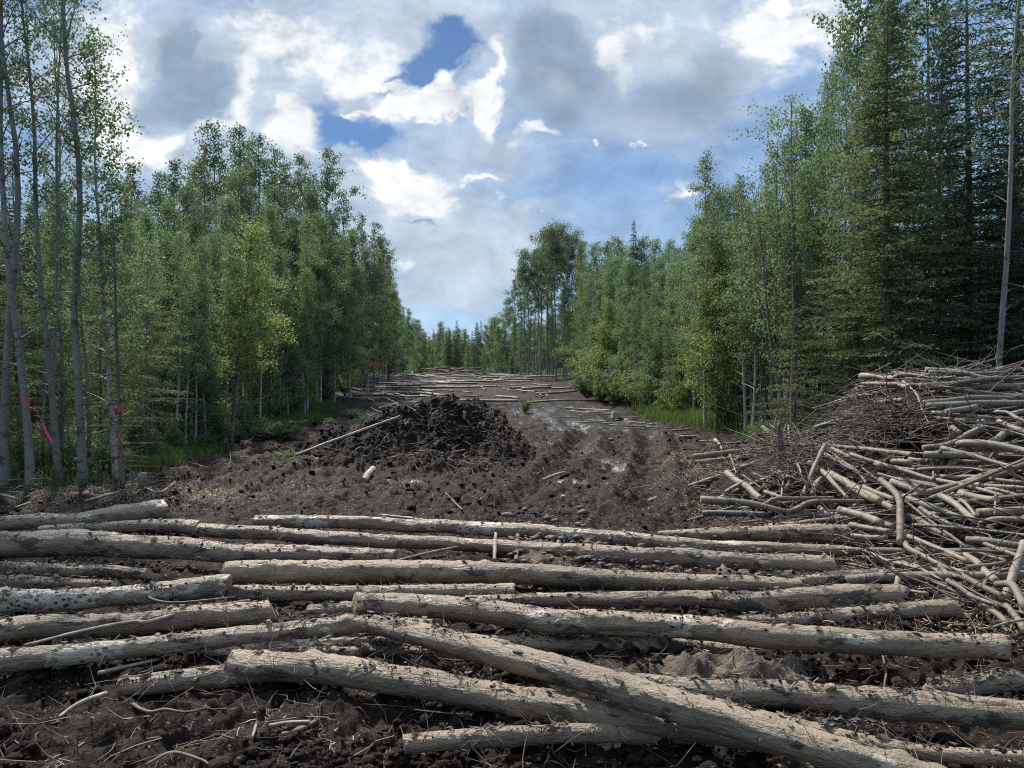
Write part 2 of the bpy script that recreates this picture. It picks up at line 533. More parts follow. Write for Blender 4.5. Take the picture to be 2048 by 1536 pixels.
def cut_material():
    m, n, bs, out = material("cut wood")
    P = n.node('ShaderNodeTexCoord').outputs['Object']
    f = n.noise(P, 30.0, 5, 0.65)
    g = n.noise(P, 140.0, 3, 0.65)
    c = n.ramp(f, [(0.3, (0.16, 0.12, 0.08)), (0.5, (0.34, 0.25, 0.15)), (0.72, (0.48, 0.36, 0.21))])
    c = n.mix(n.mapr(g, 0.5, 0.8, 0, 0.7), c, (0.10, 0.07, 0.05))
    n.put(bs.inputs['Base Color'], c)
    bs.inputs['Roughness'].default_value = 0.8
    n.put(bs.inputs['Normal'], n.bump(g, 0.5, 0.01))
    return m


M_soil = soil_material("forest soil and mud", 0.72)
M_heap = soil_material("dark peat", 0.66, False)
M_clod = soil_material("loose clods", 0.75, False)
M_log = log_material("muddy log bark")
M_pole = pole_material("aspen pole bark")
M_midlog = log_material("dry log bark", (0.32, 0.265, 0.20), (0.13, 0.10, 0.075), (0.46, 0.41, 0.33))
M_cut = cut_material()
M_twig = plain_material("dead twigs", (0.095, 0.074, 0.058), 0.7, 0.5, 6.0)
M_root = plain_material("roots and fibres", (0.105, 0.078, 0.058), 0.7, 0.5, 3.0)
M_palewood = plain_material("bare pale branch", (0.25, 0.215, 0.16), 0.65, 0.6, 16.0)
M_aspen = trunk_material("aspen bark", (0.18, 0.175, 0.15), (0.275, 0.265, 0.23), (0.045, 0.042, 0.038), 9.0)
M_birch = trunk_material("birch bark", (0.38, 0.36, 0.315), (0.56, 0.535, 0.47), (0.05, 0.045, 0.04), 12.0)
M_spruceb = trunk_material("spruce bark", (0.12, 0.095, 0.075), (0.18, 0.145, 0.115), (0.04, 0.032, 0.026), 14.0)
M_brownb = trunk_material("brown young bark", (0.16, 0.13, 0.105), (0.24, 0.20, 0.165), (0.05, 0.04, 0.03), 12.0)
M_aspenleaf = leaf_material("aspen leaves", [(0.2, (0.054, 0.085, 0.054)), (0.5, (0.101, 0.146, 0.087)), (0.8, (0.168, 0.218, 0.129))], 0.36, (0.20, 0.27, 0.10))
M_birchleaf = leaf_material("birch leaves", [(0.2, (0.060, 0.098, 0.051)), (0.5, (0.115, 0.172, 0.083)), (0.8, (0.190, 0.259, 0.121))], 0.42, (0.26, 0.36, 0.12))
M_limeleaf = leaf_material("young birch leaves", [(0.2, (0.090, 0.123, 0.047)), (0.5, (0.162, 0.213, 0.078)), (0.8, (0.246, 0.302, 0.118))], 0.45, (0.34, 0.42, 0.11))
M_sprucen = leaf_material("spruce needles", [(0.2, (0.029, 0.046, 0.029)), (0.5, (0.051, 0.077, 0.046)), (0.8, (0.086, 0.117, 0.066))], 0.18, (0.10, 0.14, 0.06), 0.08)
M_spruceyel = leaf_material("yellowing spruce needles", [(0.2, (0.066, 0.090, 0.044)), (0.5, (0.125, 0.158, 0.074)), (0.8, (0.20, 0.23, 0.110))], 0.30, (0.26, 0.31, 0.12), 0.08)
M_willow = leaf_material("willow leaves", [(0.2, (0.065, 0.111, 0.052)), (0.5, (0.137, 0.195, 0.098)), (0.8, (0.273, 0.338, 0.195))], 0.35, (0.22, 0.32, 0.10), 0.4)
M_grass = leaf_material("grass blades", [(0.2, (0.035, 0.062, 0.018)), (0.5, (0.070, 0.115, 0.032)), (0.8, (0.12, 0.17, 0.055))], 0.35, (0.18, 0.28, 0.06))
M_ribbon = plain_material("pink flagging tape", (0.72, 0.03, 0.13), 0.35, 0.1, 20.0, 0.1)
M_redribbon = plain_material("red flagging tape", (0.70, 0.06, 0.07), 0.35, 0.1, 20.0, 0.1)
M_block = plain_material("weathered block", (0.42, 0.39, 0.33), 0.8, 0.25, 25.0)
M_orange = plain_material("orange stripped wood", (0.42, 0.19, 0.07), 0.6, 0.3, 12.0)

# ------------------------------------------------------------------ terrain
_zy = np.array([-20, 0, 12, 20, 30, 40, 50, 62, 75, 84, 100, 140, 220, 700])
_zz = np.array([0, 0, 0.0, 0.12, 0.47, 0.90, 1.34, 1.92, 2.52, 2.55, 2.35, 2.5, 3.0, 3.0])
_ys = np.arange(-20, 700, 0.5)
_prof = np.convolve(np.pad(np.interp(_ys, _zy, _zz), 8, mode='edge'), np.hanning(19)[1:-1] / np.hanning(19).sum(), 'valid')


def EL(y):
    return np.interp(y, [0, 9, 11.3, 15, 19, 30, 50, 70, 85, 110, 150], [-9.5, -7.6, -6.3, -6.7, -7.2, -8.2, -10.8, -13.0, -13.2, -13.0, -13])


def ER(y):
    return np.interp(y, [0, 12, 15, 19, 24, 38, 70, 78, 86, 110, 150], [14, 11.5, 9.2, 7.2, 6.3, 4.3, 4.2, 2.0, -1.5, -4.5, -6])


def heap_h(x, y):
    """The big brush pile at the right."""
    xb = np.interp(y, [4, 6, 8, 9.5, 11, 13], [3.25, 3.1, 3.0, 2.75, 2.75, 3.3])
    wx = np.interp(y, [4, 6, 9, 11, 13], [2.2, 2.3, 2.4, 2.7, 2.7])
    t = np.clip((x - xb) / wx, 0, 1)
    rise = np.interp(t, [0, 0.25, 0.5, 0.75, 0.92, 1.0], [0, 0.22, 0.42, 0.62, 0.90, 1.0])
    back = np.interp(t, [0, 0.25, 0.46, 0.78, 0.93, 1.0], [0, 0.26, 0.43, 0.49, 0.95, 1.0])
    k = smooth01((y - 8.3) / 2.0)
    rise = rise * (1 - k) + back * k
    dep = np.interp(y, [4.2, 5.2, 6.5, 8, 9.5, 10.7, 12.6, 14.0], [0.0, 0.06, 0.28, 0.56, 0.84, 1.0, 0.95, 0.0])
    return 1.72 * rise * dep * (1 + 0.16 * vnoise(x * 1.3, y * 1.3, seed=77) * (rise < .97)) 


def ground(x, y):
    """Broad lie of the land."""
    x = np.asarray(x, float)
    y = np.asarray(y, float)
    z = np.interp(y, _ys, _prof)
    z = z + 0.10 * vnoise(x * 0.35, y * 0.35, seed=3) * smooth01((y - 9) / 6)
    side = np.maximum(EL(y) - x, x - ER(y))
    z = z + 0.12 * smooth01((side + 0.3) / 1.2) * smooth01((y - 9) / 3) + 0.25 * smooth01(side / 25)
    return z


def surf(x, y):
    return float(ground(x, y) + heap_h(x, y))


def ray(u, v):
    return np.array([(u - 1024) / FPX, 1.0, (768 - v) / FPX])


def hit(u, v, lift=0.0, heap=True, d0=2.8, d1=120.0):
    """Where the line of sight through a photo pixel meets the land, raised by lift."""
    r = ray(u, v)
    d = np.geomspace(d0, d1, 700)
    X, Y, Z = r[0] * d, d, HC + r[2] * d
    S = ground(X, Y) + (heap_h(X, Y) if heap else 0) + lift
    k = np.argmax(Z <= S)
    if Z[k] > S[k]:
        k = int(np.argmin(Z - S))
        return np.array([X[k], Y[k], Z[k]])
    if k == 0:
        return np.array([X[0], Y[0], Z[0]])
    f0, f1 = Z[k - 1] - S[k - 1], S[k] - Z[k]
    t = f0 / (f0 + f1 + 1e-9)
    dd = d[k - 1] * (1 - t) + d[k] * t
    return np.array([r[0] * dd, dd, HC + r[2] * dd])


def at(u, v, d):
    r = ray(u, v)
    return np.array([r[0] * d, d, HC + r[2] * d])


def wet_mask(x, y):
    def g(cx, cy, rx, ry):
        return np.exp(-(((x - cx) / rx) ** 2 + ((y - cy) / ry) ** 2))
    m = 1.0 * g(2.3, 28.5, 2.0, 5.5) + 0.75 * g(4.2, 23, 1.2, 2.5) + .5 * g(1.3, 15.3, 1.0, 0.5) + .5 * g(0.9, 12.4, 1.0, .35)
    return np.clip(m + .6 * g(-1.7, 12.3, .5, .3) + .55 * g(-5.1, 20, 1.2, 1.0) + .5 * g(2.0, 14, .35, 1.8), 0, 1)


def clay_mask(x, y):
    def g(cx, cy, rx, ry):
        return np.exp(-(((x - cx) / rx) ** 4 + ((y - cy) / ry) ** 4))
    m = g(1.35, 5.85, 1.45, .38) + .9 * g(.35, 6.75, .35, .35) + .7 * g(1.1, 4.0, .55, .16)
    return np.clip(m * (1 + .8 * fbm(x * 2.2, y * 2.2, oct=3, seed=65)), 0, 1)


def fine_relief(x, y):
    side = np.maximum(EL(y) - x, x - ER(y))
    clear = 1 - smooth01((side + 0.6) / 1.2)
    wet = wet_mask(x, y)
    amp = (0.35 + 0.65 * clear) * (1 - 0.80 * wet) * (1 + 0.25 * smooth01((y - 8.5) / 2.5) * (1 - smooth01((y - 24) / 8)))
    r = 0.085 * fbm(x * 0.9, y * 0.9, oct=3, seed=21)
    r = r + 0.075 * (0.5 - np.abs(fbm(x * 2.6, y * 2.6, oct=3, seed=31)) * 2)
    r = r + 0.045 * (0.4 - np.abs(fbm(x * 7, y * 7, oct=3, seed=41)) * 2) * np.clip(26 / (y + 1), 0.2, 1)
    r = r + 0.034 * fbm(x * 22, y * 22, oct=2, seed=51) * np.clip(14 / (y + 1), 0, 1)
    r = r + 0.12 * np.maximum(0, fbm(x * 0.55 + 5, y * 0.8, oct=3, seed=61)) * smooth01((y - 9.5) / 3)
    r = r + 0.07 * fbm(x * 3.2 - y * .5, y * 0.8, oct=4, seed=68) * smooth01((y - 9) / 2)
    # wheel ruts that swing round the soil heap
    cx = np.interp(y, [7, 10, 13, 17, 22, 30, 40], [0.6, 0.9, 1.5, 2.4, 3.0, 2.6, 1.6])
    for off in (-0.9, 0.9):
        r = r - 0.12 * np.exp(-((x - cx - off + 0.12 * vnoise(y * 0.7, y * 0, seed=5)) / 0.27) ** 2) * smooth01((y - 8.8) / 1.5) * (1 - smooth01((y - 30) / 8))
        r = r + (0.055 + .05 * vnoise(y * 2.5, y * 0 + off, seed=6)) * np.exp(-((np.abs(x - cx - off) - 0.42) / 0.15) ** 2) * smooth01((y - 8.8) / 1.5) * (1 - smooth01((y - 30) / 8))
    keep = 1 - 0.6 * smooth01((3.0 - y) / 0.5)
    r = r + 0.9 * clay_mask(x, y) * (0.10 + 0.10 * fbm(x * 4, y * 4, oct=3, seed=66))
    return r * amp * keep * (1 - .5 * smooth01((y - 30) / 15)) - 0.03


def build_ground():
    n1, n2 = 620, 620
    ys = np.concatenate([[-60, -25, -10, -4, -1, 1.0, 2.0], np.geomspace(2.6, 44, n1), np.geomspace(44.6, 640, 90)])
    u = np.linspace(-1, 1, n2)
    u = np.sign(u) * (0.72 * np.abs(u) + 0.28 * np.abs(u) ** 4)
    Y = np.repeat(ys[:, None], n2, 1)
    half = np.where(ys < 2.6, 60 - 0 * ys, 4.0 + 1.15 * ys)
    half = np.where(ys < 2.6, np.maximum(np.abs(ys) * 1.4, 7.0), half)
    X = u[None, :] * half[:, None]
    Z = ground(X, Y) + np.where(Y > 2.0, fine_relief(X, Y), -0.02)
    V = np.stack([X, Y, Z], -1).reshape(-1, 3)
    r, c = len(ys), n2
    i = np.arange(r - 1)[:, None] * c + np.arange(c - 1)[None, :]
    Q = np.stack([i, i + 1, i + c + 1, i + c], -1).reshape(-1, 4)
    me = qmesh("ground", V, Q, True)
    x, y = V[:, 0], V[:, 1]
    side = np.maximum(EL(y) - x, x - ER(y)) + 0.7 * fbm(x * 0.8, y * 0.8, oct=3, seed=71)
    forest = smooth01((side + 0.2) / 0.7)
    def g(cx, cy, rx, ry):
        return np.exp(-(((x - cx) / rx) ** 2 + ((y - cy) / ry) ** 2))
    chips = 0.8 * g(4.0, 7.2, 1.2, 2.0) + 0.8 * g(3.6, 5.1, .6, .5) + .40 * g(4.4, 13.5, 1.3, 3.0) + .18 * g(1.6, 18, .8, 1.0) + .008 + .22 * g(-5.6, 11, 2.5, .9)
    chips = np.clip(chips * (1 + 1.6 * fbm(x * 1.7, y * 1.7, oct=3, seed=81)), 0, 1)
    for nm, arr in (('wet', wet_mask(x, y)), ('forest', forest), ('chips', chips), ('clay', np.where(y > 0, clay_mask(x, y), 0))):
        a = me.attributes.new(nm, 'FLOAT', 'POINT')
        a.data.foreach_set('value', np.ascontiguousarray(arr, dtype=np.float32))
    o = obj("ground", me, M_soil)
    tag(o, "churned dark brown mud and forest floor", kind="structure")


build_ground()


def build_soil_heap():
    """Dark bulldozed heap in the middle of the clearing."""
    xs = np.linspace(-5.6, 1.4, 330)
    ys = np.linspace(12.6, 20.5, 300)
    X, Y = np.meshgrid(xs, ys)
    def g(cx, cy, rx, ry, p=2.0):
        return np.exp(-((np.abs(X - cx) / rx) ** 2 + (np.abs(Y - cy) / ry) ** 2) ** (p / 2))
    wob = 0.35 * fbm(X * 1.1, Y * 1.1, oct=3, seed=90)
    h = 0.88 * g(-0.85 + wob * .5, 16.9 + wob, 0.95, 1.6, 3.6) + 0.66 * g(-1.9, 16.3, 1.0, 1.5, 3) + .40 * g(.1, 15.9, .45, .8) + .62 * g(-2.7, 18.4, 2.1, 1.4) + 0.58 * g(-3.0, 15.9, 1.1, 1.3) + .34 * g(-4.3, 15.7, 1.0, .9) + .25 * g(-1.6, 14.0, 1.3, .8) + .24 * g(-.1, 14.7, 1.0, .9) + .2 * g(-3.4, 14.4, 1.2, .8)
    rid = fbm(X * 1.3, Y * 1.3, oct=4, seed=93) * 1.7
    h = h * (1 + 0.30 * rid) + np.clip(h * 3, 0, 1) * (0.09 * (0.35 - np.abs(fbm(X * 3.2, Y * 3.2, oct=3, seed=94)) * 2) + 0.06 * (0.4 - np.abs(fbm(X * 8, Y * 8, oct=3, seed=95)) * 2))
    h = h + np.clip(h * 2, 0, 1) * 0.05 * fbm(X * 18, Y * 18, oct=2, seed=96)
    Z = ground(X, Y) + h - 0.16
    V = np.stack([X, Y, Z], -1).reshape(-1, 3)
    c = len(xs)
    i = np.arange(len(ys) - 1)[:, None] * c + np.arange(c - 1)[None, :]
    Q = np.stack([i, i + 1, i + c + 1, i + c], -1).reshape(-1, 4)
    o = obj("soil_heap", qmesh("soil_heap", V, Q, True), M_heap)
    tag(o, "high heap of black bulldozed soil in the middle of the clearing", "soil heap")
    return xs, ys, Z


HX, HY, HZ = build_soil_heap()


def heap_top(x, y):
    i = int(np.clip(np.searchsorted(HX, x), 0, len(HX) - 1))
    j = int(np.clip(np.searchsorted(HY, y), 0, len(HY) - 1))
    return float(HZ[j, i])


def hit_heap(u, v):
    r = ray(u, v)
    for d in np.arange(12.7, 20, 0.05):
        x, z = r[0] * d, HC + r[2] * d
        if HX[0] < x < HX[-1] and z <= max(heap_top(x, d), float(ground(x, d))):
            return np.array([x, d, z])
    return hit(u, v)


# ------------------------------------------------------------------ trees
def leaf_quads(P, size, rs, width=0.62, down=0.0):
    n = len(P)
    a = rs.normal(size=(n, 3))
    a[:, 2] -= down
    a /= np.linalg.norm(a, axis=1)[:, None]
    b = np.cross(a, rs.normal(size=(n, 3)))
    b /= np.linalg.norm(b, axis=1)[:, None] + 1e-9
    s = (size * rs.uniform(0.65, 1.25, n))[:, None]
    V = np.stack([P - a * s * .5, P + b * s * width * .5 + a * s * 0.06, P + a * s * .5, P - b * s * width * .5 + a * s * 0.06], 1).reshape(-1, 3)
    Q = np.arange(4 * n).reshape(-1, 4)
    return V, Q


def broadleaf(seed, H, r0, cb, cr, nb, nleaf, leaf, bark, leafm, prof='oval', wander=0.02, elev=(30, 62), droop=0.25, stems=1, sides=8, bare_top=False, spread=0.10, dead=0):
    rs = np.random.default_rng(seed)
    wood = Acc()
    tw = []                                     # twig segments that carry leaves
    gap = rs.uniform(0, 6.28)
    for st in range(stems):
        n = 16
        t = np.linspace(0, 1, n)
        az0 = rs.uniform(0, 6.28)
        lean = (0.10 * st + 0.02) * H * (1 if stems > 1 else 0)
        h = H * (1 if st == 0 else rs.uniform(0.7, 0.97))
        px = wander * H * fbm(t * 2.2 + seed, t * 0 + st * 7.7, oct=2, seed=seed) * np.minimum(1, t * 3) + lean * 0.5 * t ** 1.3 * math.cos(az0) + 0.12 * (st > 0) * math.cos(az0)
        py = wander * H * fbm(t * 2.2 - seed, t * 0 + st * 3.3, oct=2, seed=seed + 5) * np.minimum(1, t * 3) + lean * 0.5 * t ** 1.3 * math.sin(az0) + 0.12 * (st > 0) * math.sin(az0)
        trunk = np.stack([px, py, t * h - 0.15 * (t == 0)], 1)
        rad = (r0 * (1 if st == 0 else .8)) * ((1 - t) ** 0.85 * 0.93 + 0.07) * (1 + 0.45 * np.exp(-t * h / 0.25))
        wood.tube(trunk, rad, sides)
        nbs = int(nb / stems)
        for i in range(nbs + dead):
            isdead = i >= nbs
            tt = cb + (1 - cb) * (i + rs.uniform(0, 1)) / nbs if not isdead else rs.uniform(0.12, max(cb, 0.2))
            tt = min(tt, 0.99)
            base = np.array([np.interp(tt, t, trunk[:, k]) for k in range(3)])
            az = i * 2.39996 + rs.uniform(-0.6, 0.6)
            k = np.clip((tt - cb) / (1 - cb), 0, 1)
            if prof == 'oval':
                p = math.sin(math.pi * (0.12 + 0.85 * k)) ** 0.7
            elif prof == 'cone':
                p = (1 - k) ** 0.75 * 0.92 + 0.1
            else:                                # flat-topped crown
                p = min(1, 0.45 + k * 0.9) * (1 if k < 0.85 else (1.05 - k) / 0.2)
            L = cr * p * (rs.uniform(0.35, 1.0) if rs.uniform() < .75 else rs.uniform(1.0, 1.45)) * (1 + .35 * math.cos(az - gap)) * (0.5 if isdead else 1) + 0.12
            e = math.radians(rs.uniform(*elev)) + (0.35 * k)
            s = np.linspace(0, 1, 5)
            d = np.array([math.cos(az), math.sin(az)])
            bend = rs.uniform(-0.25, 0.25)
            pts = np.stack([base[0] + L * math.cos(e) * s * (d[0] - bend * s * d[1]), base[1] + L * math.cos(e) * s * (d[1] + bend * s * d[0]), base[2] + L * (math.sin(e) * s - droop * s * s)], 1)
            rb = max(0.005, np.interp(tt, t, rad) * 0.42)
            wood.tube(pts, np.linspace(rb, 0.004, 5), 4)
            if isdead:
                continue
            tw.append((pts[2], pts[4], 0.6))
            for j in range(int(3 + 4 * p)):
                s0 = rs.uniform(0.3, 1.0)
                b0 = np.array([np.interp(s0, s, pts[:, q]) for q in range(3)])
                a2 = az + rs.choice([-1, 1]) * rs.uniform(0.4, 1.3)
                e2 = rs.uniform(-0.3, 0.9) - droop * 0.8
                l2 = L * rs.uniform(0.22, 0.48)
                b1 = b0 + l2 * np.array([math.cos(a2) * math.cos(e2), math.sin(a2) * math.cos(e2), math.sin(e2)])
                wood.tube(np.array([b0, (b0 + b1) / 2 + [0, 0, 0.04 * l2], b1]), np.array([max(0.0035, rb * .35), 0.003, 0.002]), 3)
                if not (bare_top and rs.uniform() < 0.55):
                    tw.append((b0, b1, 1.0))
        if not bare_top:
            tw.append((trunk[-3], trunk[-1], 0.8))
    tw0 = np.array([a for a, b, c in tw])
    tw1 = np.array([b for a, b, c in tw])
    wt = np.array([c * (np.linalg.norm(b - a) + 0.1) for a, b, c in tw]) * rs.uniform(0.1, 1.5, len(tw)) ** 1.6
    k = rs.choice(len(tw), nleaf, p=wt / wt.sum())
    f = rs.uniform(0.1, 1.08, (nleaf, 1))
    P = tw0[k] * (1 - f) + tw1[k] * f + rs.normal(size=(nleaf, 3)) * spread * np.array([1, 1, 0.8])
    P[:, 2] -= np.abs(rs.normal(size=nleaf)) * spread * 0.7
    LV, LQ = leaf_quads(P, leaf, rs, 0.72, 0.5)
    return dict(wood=wood.mesh("trunk", True), crown=qmesh("crown", LV, LQ), H=H, bark=bark, leafm=leafm, kind='broad')


def conifer(seed, H, r0, cb, Rr, step, per, bark, leafm, power=0.85, droop=0.28, up=0.12, needle=0.085, width=0.03, dens=1.0, deadlow=0, irregular=0.25, twig=0.38, wander=0.006, top=1.0):
    rs = np.random.default_rng(seed)
    wood = Acc()
    n = 14
    t = np.linspace(0, 1, n)
    trunk = np.stack([wander * H * fbm(t * 2 + seed, t * 0, oct=2, seed=seed), wander * H * fbm(t * 2 - seed, t * 0, oct=2, seed=seed + 3), t * H - 0.15 * (t == 0)], 1)
    rad = r0 * ((1 - t) * 0.96 + 0.04) * (1 + 0.4 * np.exp(-t * H / 0.3))
    wood.tube(trunk, rad, 9)
    A, B, S = [], [], []                         # needle-bearing segments
    z = cb * H
    zs = []
    while z < H - 0.12:
        zs.append(z)
        z += step * rs.uniform(0.7, 1.3) * (0.6 + 0.5 * (1 - z / H))
    for z in list(zs) + [rs.uniform(0.06, max(cb, 0.08)) * H for _ in range(deadlow)]:
        isdead = z < cb * H
        k = (z - cb * H) / (H * (1 - cb))
        for i in range(per if not isdead else 2):
            az = rs.uniform(0, 6.283)
            L = Rr * max(0.02, (1 - max(k, 0))) ** power * rs.uniform(1 - irregular, 1 + irregular) * top + 0.08
            if k < 0.15:
                L *= 0.75 + k * 1.6
            if isdead:
                L = Rr * rs.uniform(0.3, 0.8)
            tz = z / H
            base = np.array([np.interp(tz, t, trunk[:, 0]), np.interp(tz, t, trunk[:, 1]), z + rs.uniform(-.06, .06)])
            s = np.linspace(0, 1, 6)
            rise = (0.25 * max(k, 0) + rs.uniform(-0.08, 0.12))
            zz = L * (rise * s - droop * s ** 1.5 + up * s ** 3)
            d = np.array([math.cos(az), math.sin(az)])
            bend = rs.uniform(-.15, .15)
            pts = np.stack([base[0] + L * s * (d[0] - bend * s * d[1]), base[1] + L * s * (d[1] + bend * s * d[0]), base[2] + zz], 1)
            wood.tube(pts, np.linspace(max(0.006, r0 * 0.16 * (L / Rr + .2)), 0.003, 6), 4)
            nt = max(2, int(L / 0.085 * dens))
            if isdead:
                for q in range(4):
                    s0 = rs.uniform(.3, 1)
                    p0 = np.array([np.interp(s0, s, pts[:, c]) for c in range(3)])
                    a2 = az + rs.choice([-1, 1]) * rs.uniform(.5, 1.1)
                    l2 = L * rs.uniform(.15, .35)
                    wood.tube(np.array([p0, p0 + l2 * np.array([math.cos(a2), math.sin(a2), -.25])]), np.array([.0035, .002]), 3)
                continue
            s0 = np.linspace(0.12, 1.0, nt) + rs.uniform(-.02, .02, nt)
            p0 = np.stack([np.interp(s0, s, pts[:, c]) for c in range(3)], 1)
            sg = np.where(np.arange(nt) % 2 == 0, 1.0, -1.0)
            a2 = az + bend + sg * rs.uniform(0.65, 1.05, nt)
            l2 = np.minimum(twig, 0.08 + 0.55 * L * (1.06 - s0)) * rs.uniform(.6, 1.15, nt)
            dz = -rs.uniform(0.05, 0.5, nt)
            p1 = p0 + l2[:, None] * np.stack([np.cos(a2), np.sin(a2), dz], 1)
            A.append(p0); B.append(p1)
            A.append(pts[1:-1]); B.append(pts[2:])
    A.append(np.array([[trunk[-1][0], trunk[-1][1], H - 0.5]])); B.append(np.array([[trunk[-1][0], trunk[-1][1], H + 0.05]]))
    A, B = np.concatenate(A), np.concatenate(B)
    ln = np.linalg.norm(B - A, axis=1)
    cnt = np.maximum(2, (ln / 0.042).astype(int))
    k = np.repeat(np.arange(len(A)), cnt)
    f = rs.uniform(0, 1.05, len(k))[:, None]
    P = A[k] * (1 - f) + B[k] * f
    T = (B - A)[k] / (ln[k][:, None] + 1e-6)
    r = rs.normal(size=(len(k), 3))
    r -= (r * T).sum(1)[:, None] * T
    r /= np.linalg.norm(r, axis=1)[:, None] + 1e-9
    a = T * 0.75 + r * 0.65
    a /= np.linalg.norm(a, axis=1)[:, None]
    b = np.cross(a, rs.normal(size=(len(k), 3)))
    b /= np.linalg.norm(b, axis=1)[:, None] + 1e-9
    s = (needle * rs.uniform(.7, 1.3, len(k)))[:, None]
    wd = (width * rs.uniform(.7, 1.3, len(k)))[:, None]
    V = np.stack([P, P + a * s * .5 + b * wd * .5, P + a * s, P + a * s * .5 - b * wd * .5], 1).reshape(-1, 3)
    return dict(wood=wood.mesh("trunk", True), crown=qmesh("crown", V, np.arange(len(V)).reshape(-1, 4)), H=H, bark=bark, leafm=leafm, kind='conifer')


def bare_pole(seed, H, r0, bark, nbr=14):
    rs = np.random.default_rng(seed)
    wood = Acc()
    n = 14
    t = np.linspace(0, 1, n)
    trunk = np.stack([0.03 * H * fbm(t * 2 + seed, t * 0, oct=2, seed=seed) * np.minimum(1, 3 * t), 0.02 * H * fbm(t * 2 - seed, t * 0, oct=2, seed=seed + 3), t * H - .15 * (t == 0)], 1)
    wood.tube(trunk, r0 * ((1 - t) * .8 + .2), 7)
    for i in range(nbr):
        tt = rs.uniform(.2, .98)
        b0 = np.array([np.interp(tt, t, trunk[:, q]) for q in range(3)])
        az = rs.uniform(0, 6.28)
        L = rs.uniform(.25, 1.0)
        e = rs.uniform(-.2, .8)
        b1 = b0 + L * np.array([math.cos(az) * math.cos(e), math.sin(az) * math.cos(e), math.sin(e)])
        wood.tube(np.array([b0, (b0 + b1) / 2 + rs.normal(size=3) * .05, b1]), np.array([.008, .005, .002]), 3)
    return dict(wood=wood.mesh("trunk", True), crown=None, H=H, bark=bark, leafm=None, kind='bare')


def shrub(seed, H, Rr, nst, nleaf, leaf, leafm, bark=M_brownb, narrow=0.45):
    rs = np.random.default_rng(seed)
    wood = Acc()
    tw = []
    for i in range(nst):
        az = rs.uniform(0, 6.28)
        h = H * rs.uniform(.5, 1)
        out = Rr * rs.uniform(.2, 1)
        s = np.linspace(0, 1, 5)
        pts = np.stack([out * s ** 1.4 * math.cos(az), out * s ** 1.4 * math.sin(az), h * (1.15 * s - .15 * s * s) - .05], 1) + rs.normal(size=(5, 3)) * .02
        wood.tube(pts, np.linspace(.012, .003, 5), 4)
        tw.append((pts[1], pts[3])); tw.append((pts[2], pts[4]))
        for j in range(4):
            s0 = rs.uniform(.3, 1)
            b0 = np.array([np.interp(s0, s, pts[:, q]) for q in range(3)])
            d = rs.normal(size=3); d[2] = abs(d[2]) * .6
            b1 = b0 + d / np.linalg.norm(d) * h * rs.uniform(.15, .35)
            wood.tube(np.array([b0, b1]), np.array([.005, .002]), 3)
            tw.append((b0, b1))
    tw = np.array(tw)
    k = rs.integers(0, len(tw), nleaf)
    f = rs.uniform(0, 1.05, (nleaf, 1))
    P = tw[k, 0] * (1 - f) + tw[k, 1] * f + rs.normal(size=(nleaf, 3)) * .05
    P[:, 2] = np.maximum(P[:, 2], .02)
    V, Q = leaf_quads(P, leaf, rs, narrow, -.3)
    return dict(wood=wood.mesh("stem", True), crown=qmesh("foliage", V, Q), H=H, bark=bark, leafm=leafm, kind='shrub')


PROTO = {}
for i in range(3):
    PROTO['aspen%d' % i] = broadleaf(100 + i, 13, 0.076, 0.46, 1.45, 40, 2300, 0.075, M_aspen, M_aspenleaf, 'oval', 0.022, (25, 55), 0.15, spread=0.09, dead=9)
    PROTO['sky%d' % i] = broadleaf(150 + i, 13, 0.085, 0.50, 1.2, 40, 3800, 0.115, M_aspen, M_aspenleaf, 'oval', 0.02, (30, 60), 0.1, spread=0.12, dead=4)
    PROTO['thin%d' % i] = broadleaf(200 + i, 10, 0.062, 0.30, 1.05, 52, 6500, 0.075, M_birch, M_birchleaf, 'cone', 0.022, (25, 55), 0.2, spread=0.11, dead=6)
    PROTO['spruce%d' % i] = conifer(400 + i, 13, 0.13, 0.10, 1.75, 0.26, 6, M_spruceb, M_sprucen, deadlow=14)
    PROTO['shrub%d' % i] = shrub(600 + i, 1.5, 0.9, 16, 2600, 0.085, (M_willow, M_birchleaf, M_limeleaf)[i])
for i in range(4):
    PROTO['birch%d' % i] = broadleaf(300 + i, 9, 0.065, 0.17, 1.40, 84, 20000, 0.074, M_birch, M_birchleaf, ('cone', 'oval', 'cone', 'oval')[i], 0.02, (20, 50), 0.3, spread=0.13)
for i in range(2):
    PROTO['lime%d' % i] = broadleaf(350 + i, 6, 0.05, 0.12, 1.15, 70, 13000, 0.070, M_brownb, M_limeleaf, 'cone', 0.03, (20, 55), 0.3, spread=0.11)
    PROTO['young%d' % i] = conifer(450 + i, 4.5, 0.045, 0.05, 1.15, 0.24, 5, M_spruceb, M_spruceyel, droop=0.16, up=0.05, twig=0.3, irregular=0.4)
    PROTO['pole%d' % i] = bare_pole(500 + i, 8, 0.045, (M_brownb, M_aspen)[i])
    PROTO['layer%d' % i] = conifer(470 + i, 7.0, 0.055, 0.22, 1.25, 0.36, 4, M_brownb, M_spruceyel, droop=0.12, up=0.02, twig=0.28, irregular=0.5, power=0.6, deadlow=10)
PROTO['yellow'] = conifer(430, 14, 0.13, 0.13, 1.75, 0.22, 7, M_spruceb, M_spruceyel, droop=0.42, up=0.22, power=0.8, deadlow=20, width=0.04)
PROTO['multi'] = broadleaf(250, 9, 0.06, 0.28, 1.3, 70, 3800, 0.075, M_brownb, M_birchleaf, 'oval', 0.02, (40, 68), 0.0, stems=4, bare_top=True, spread=0.12)
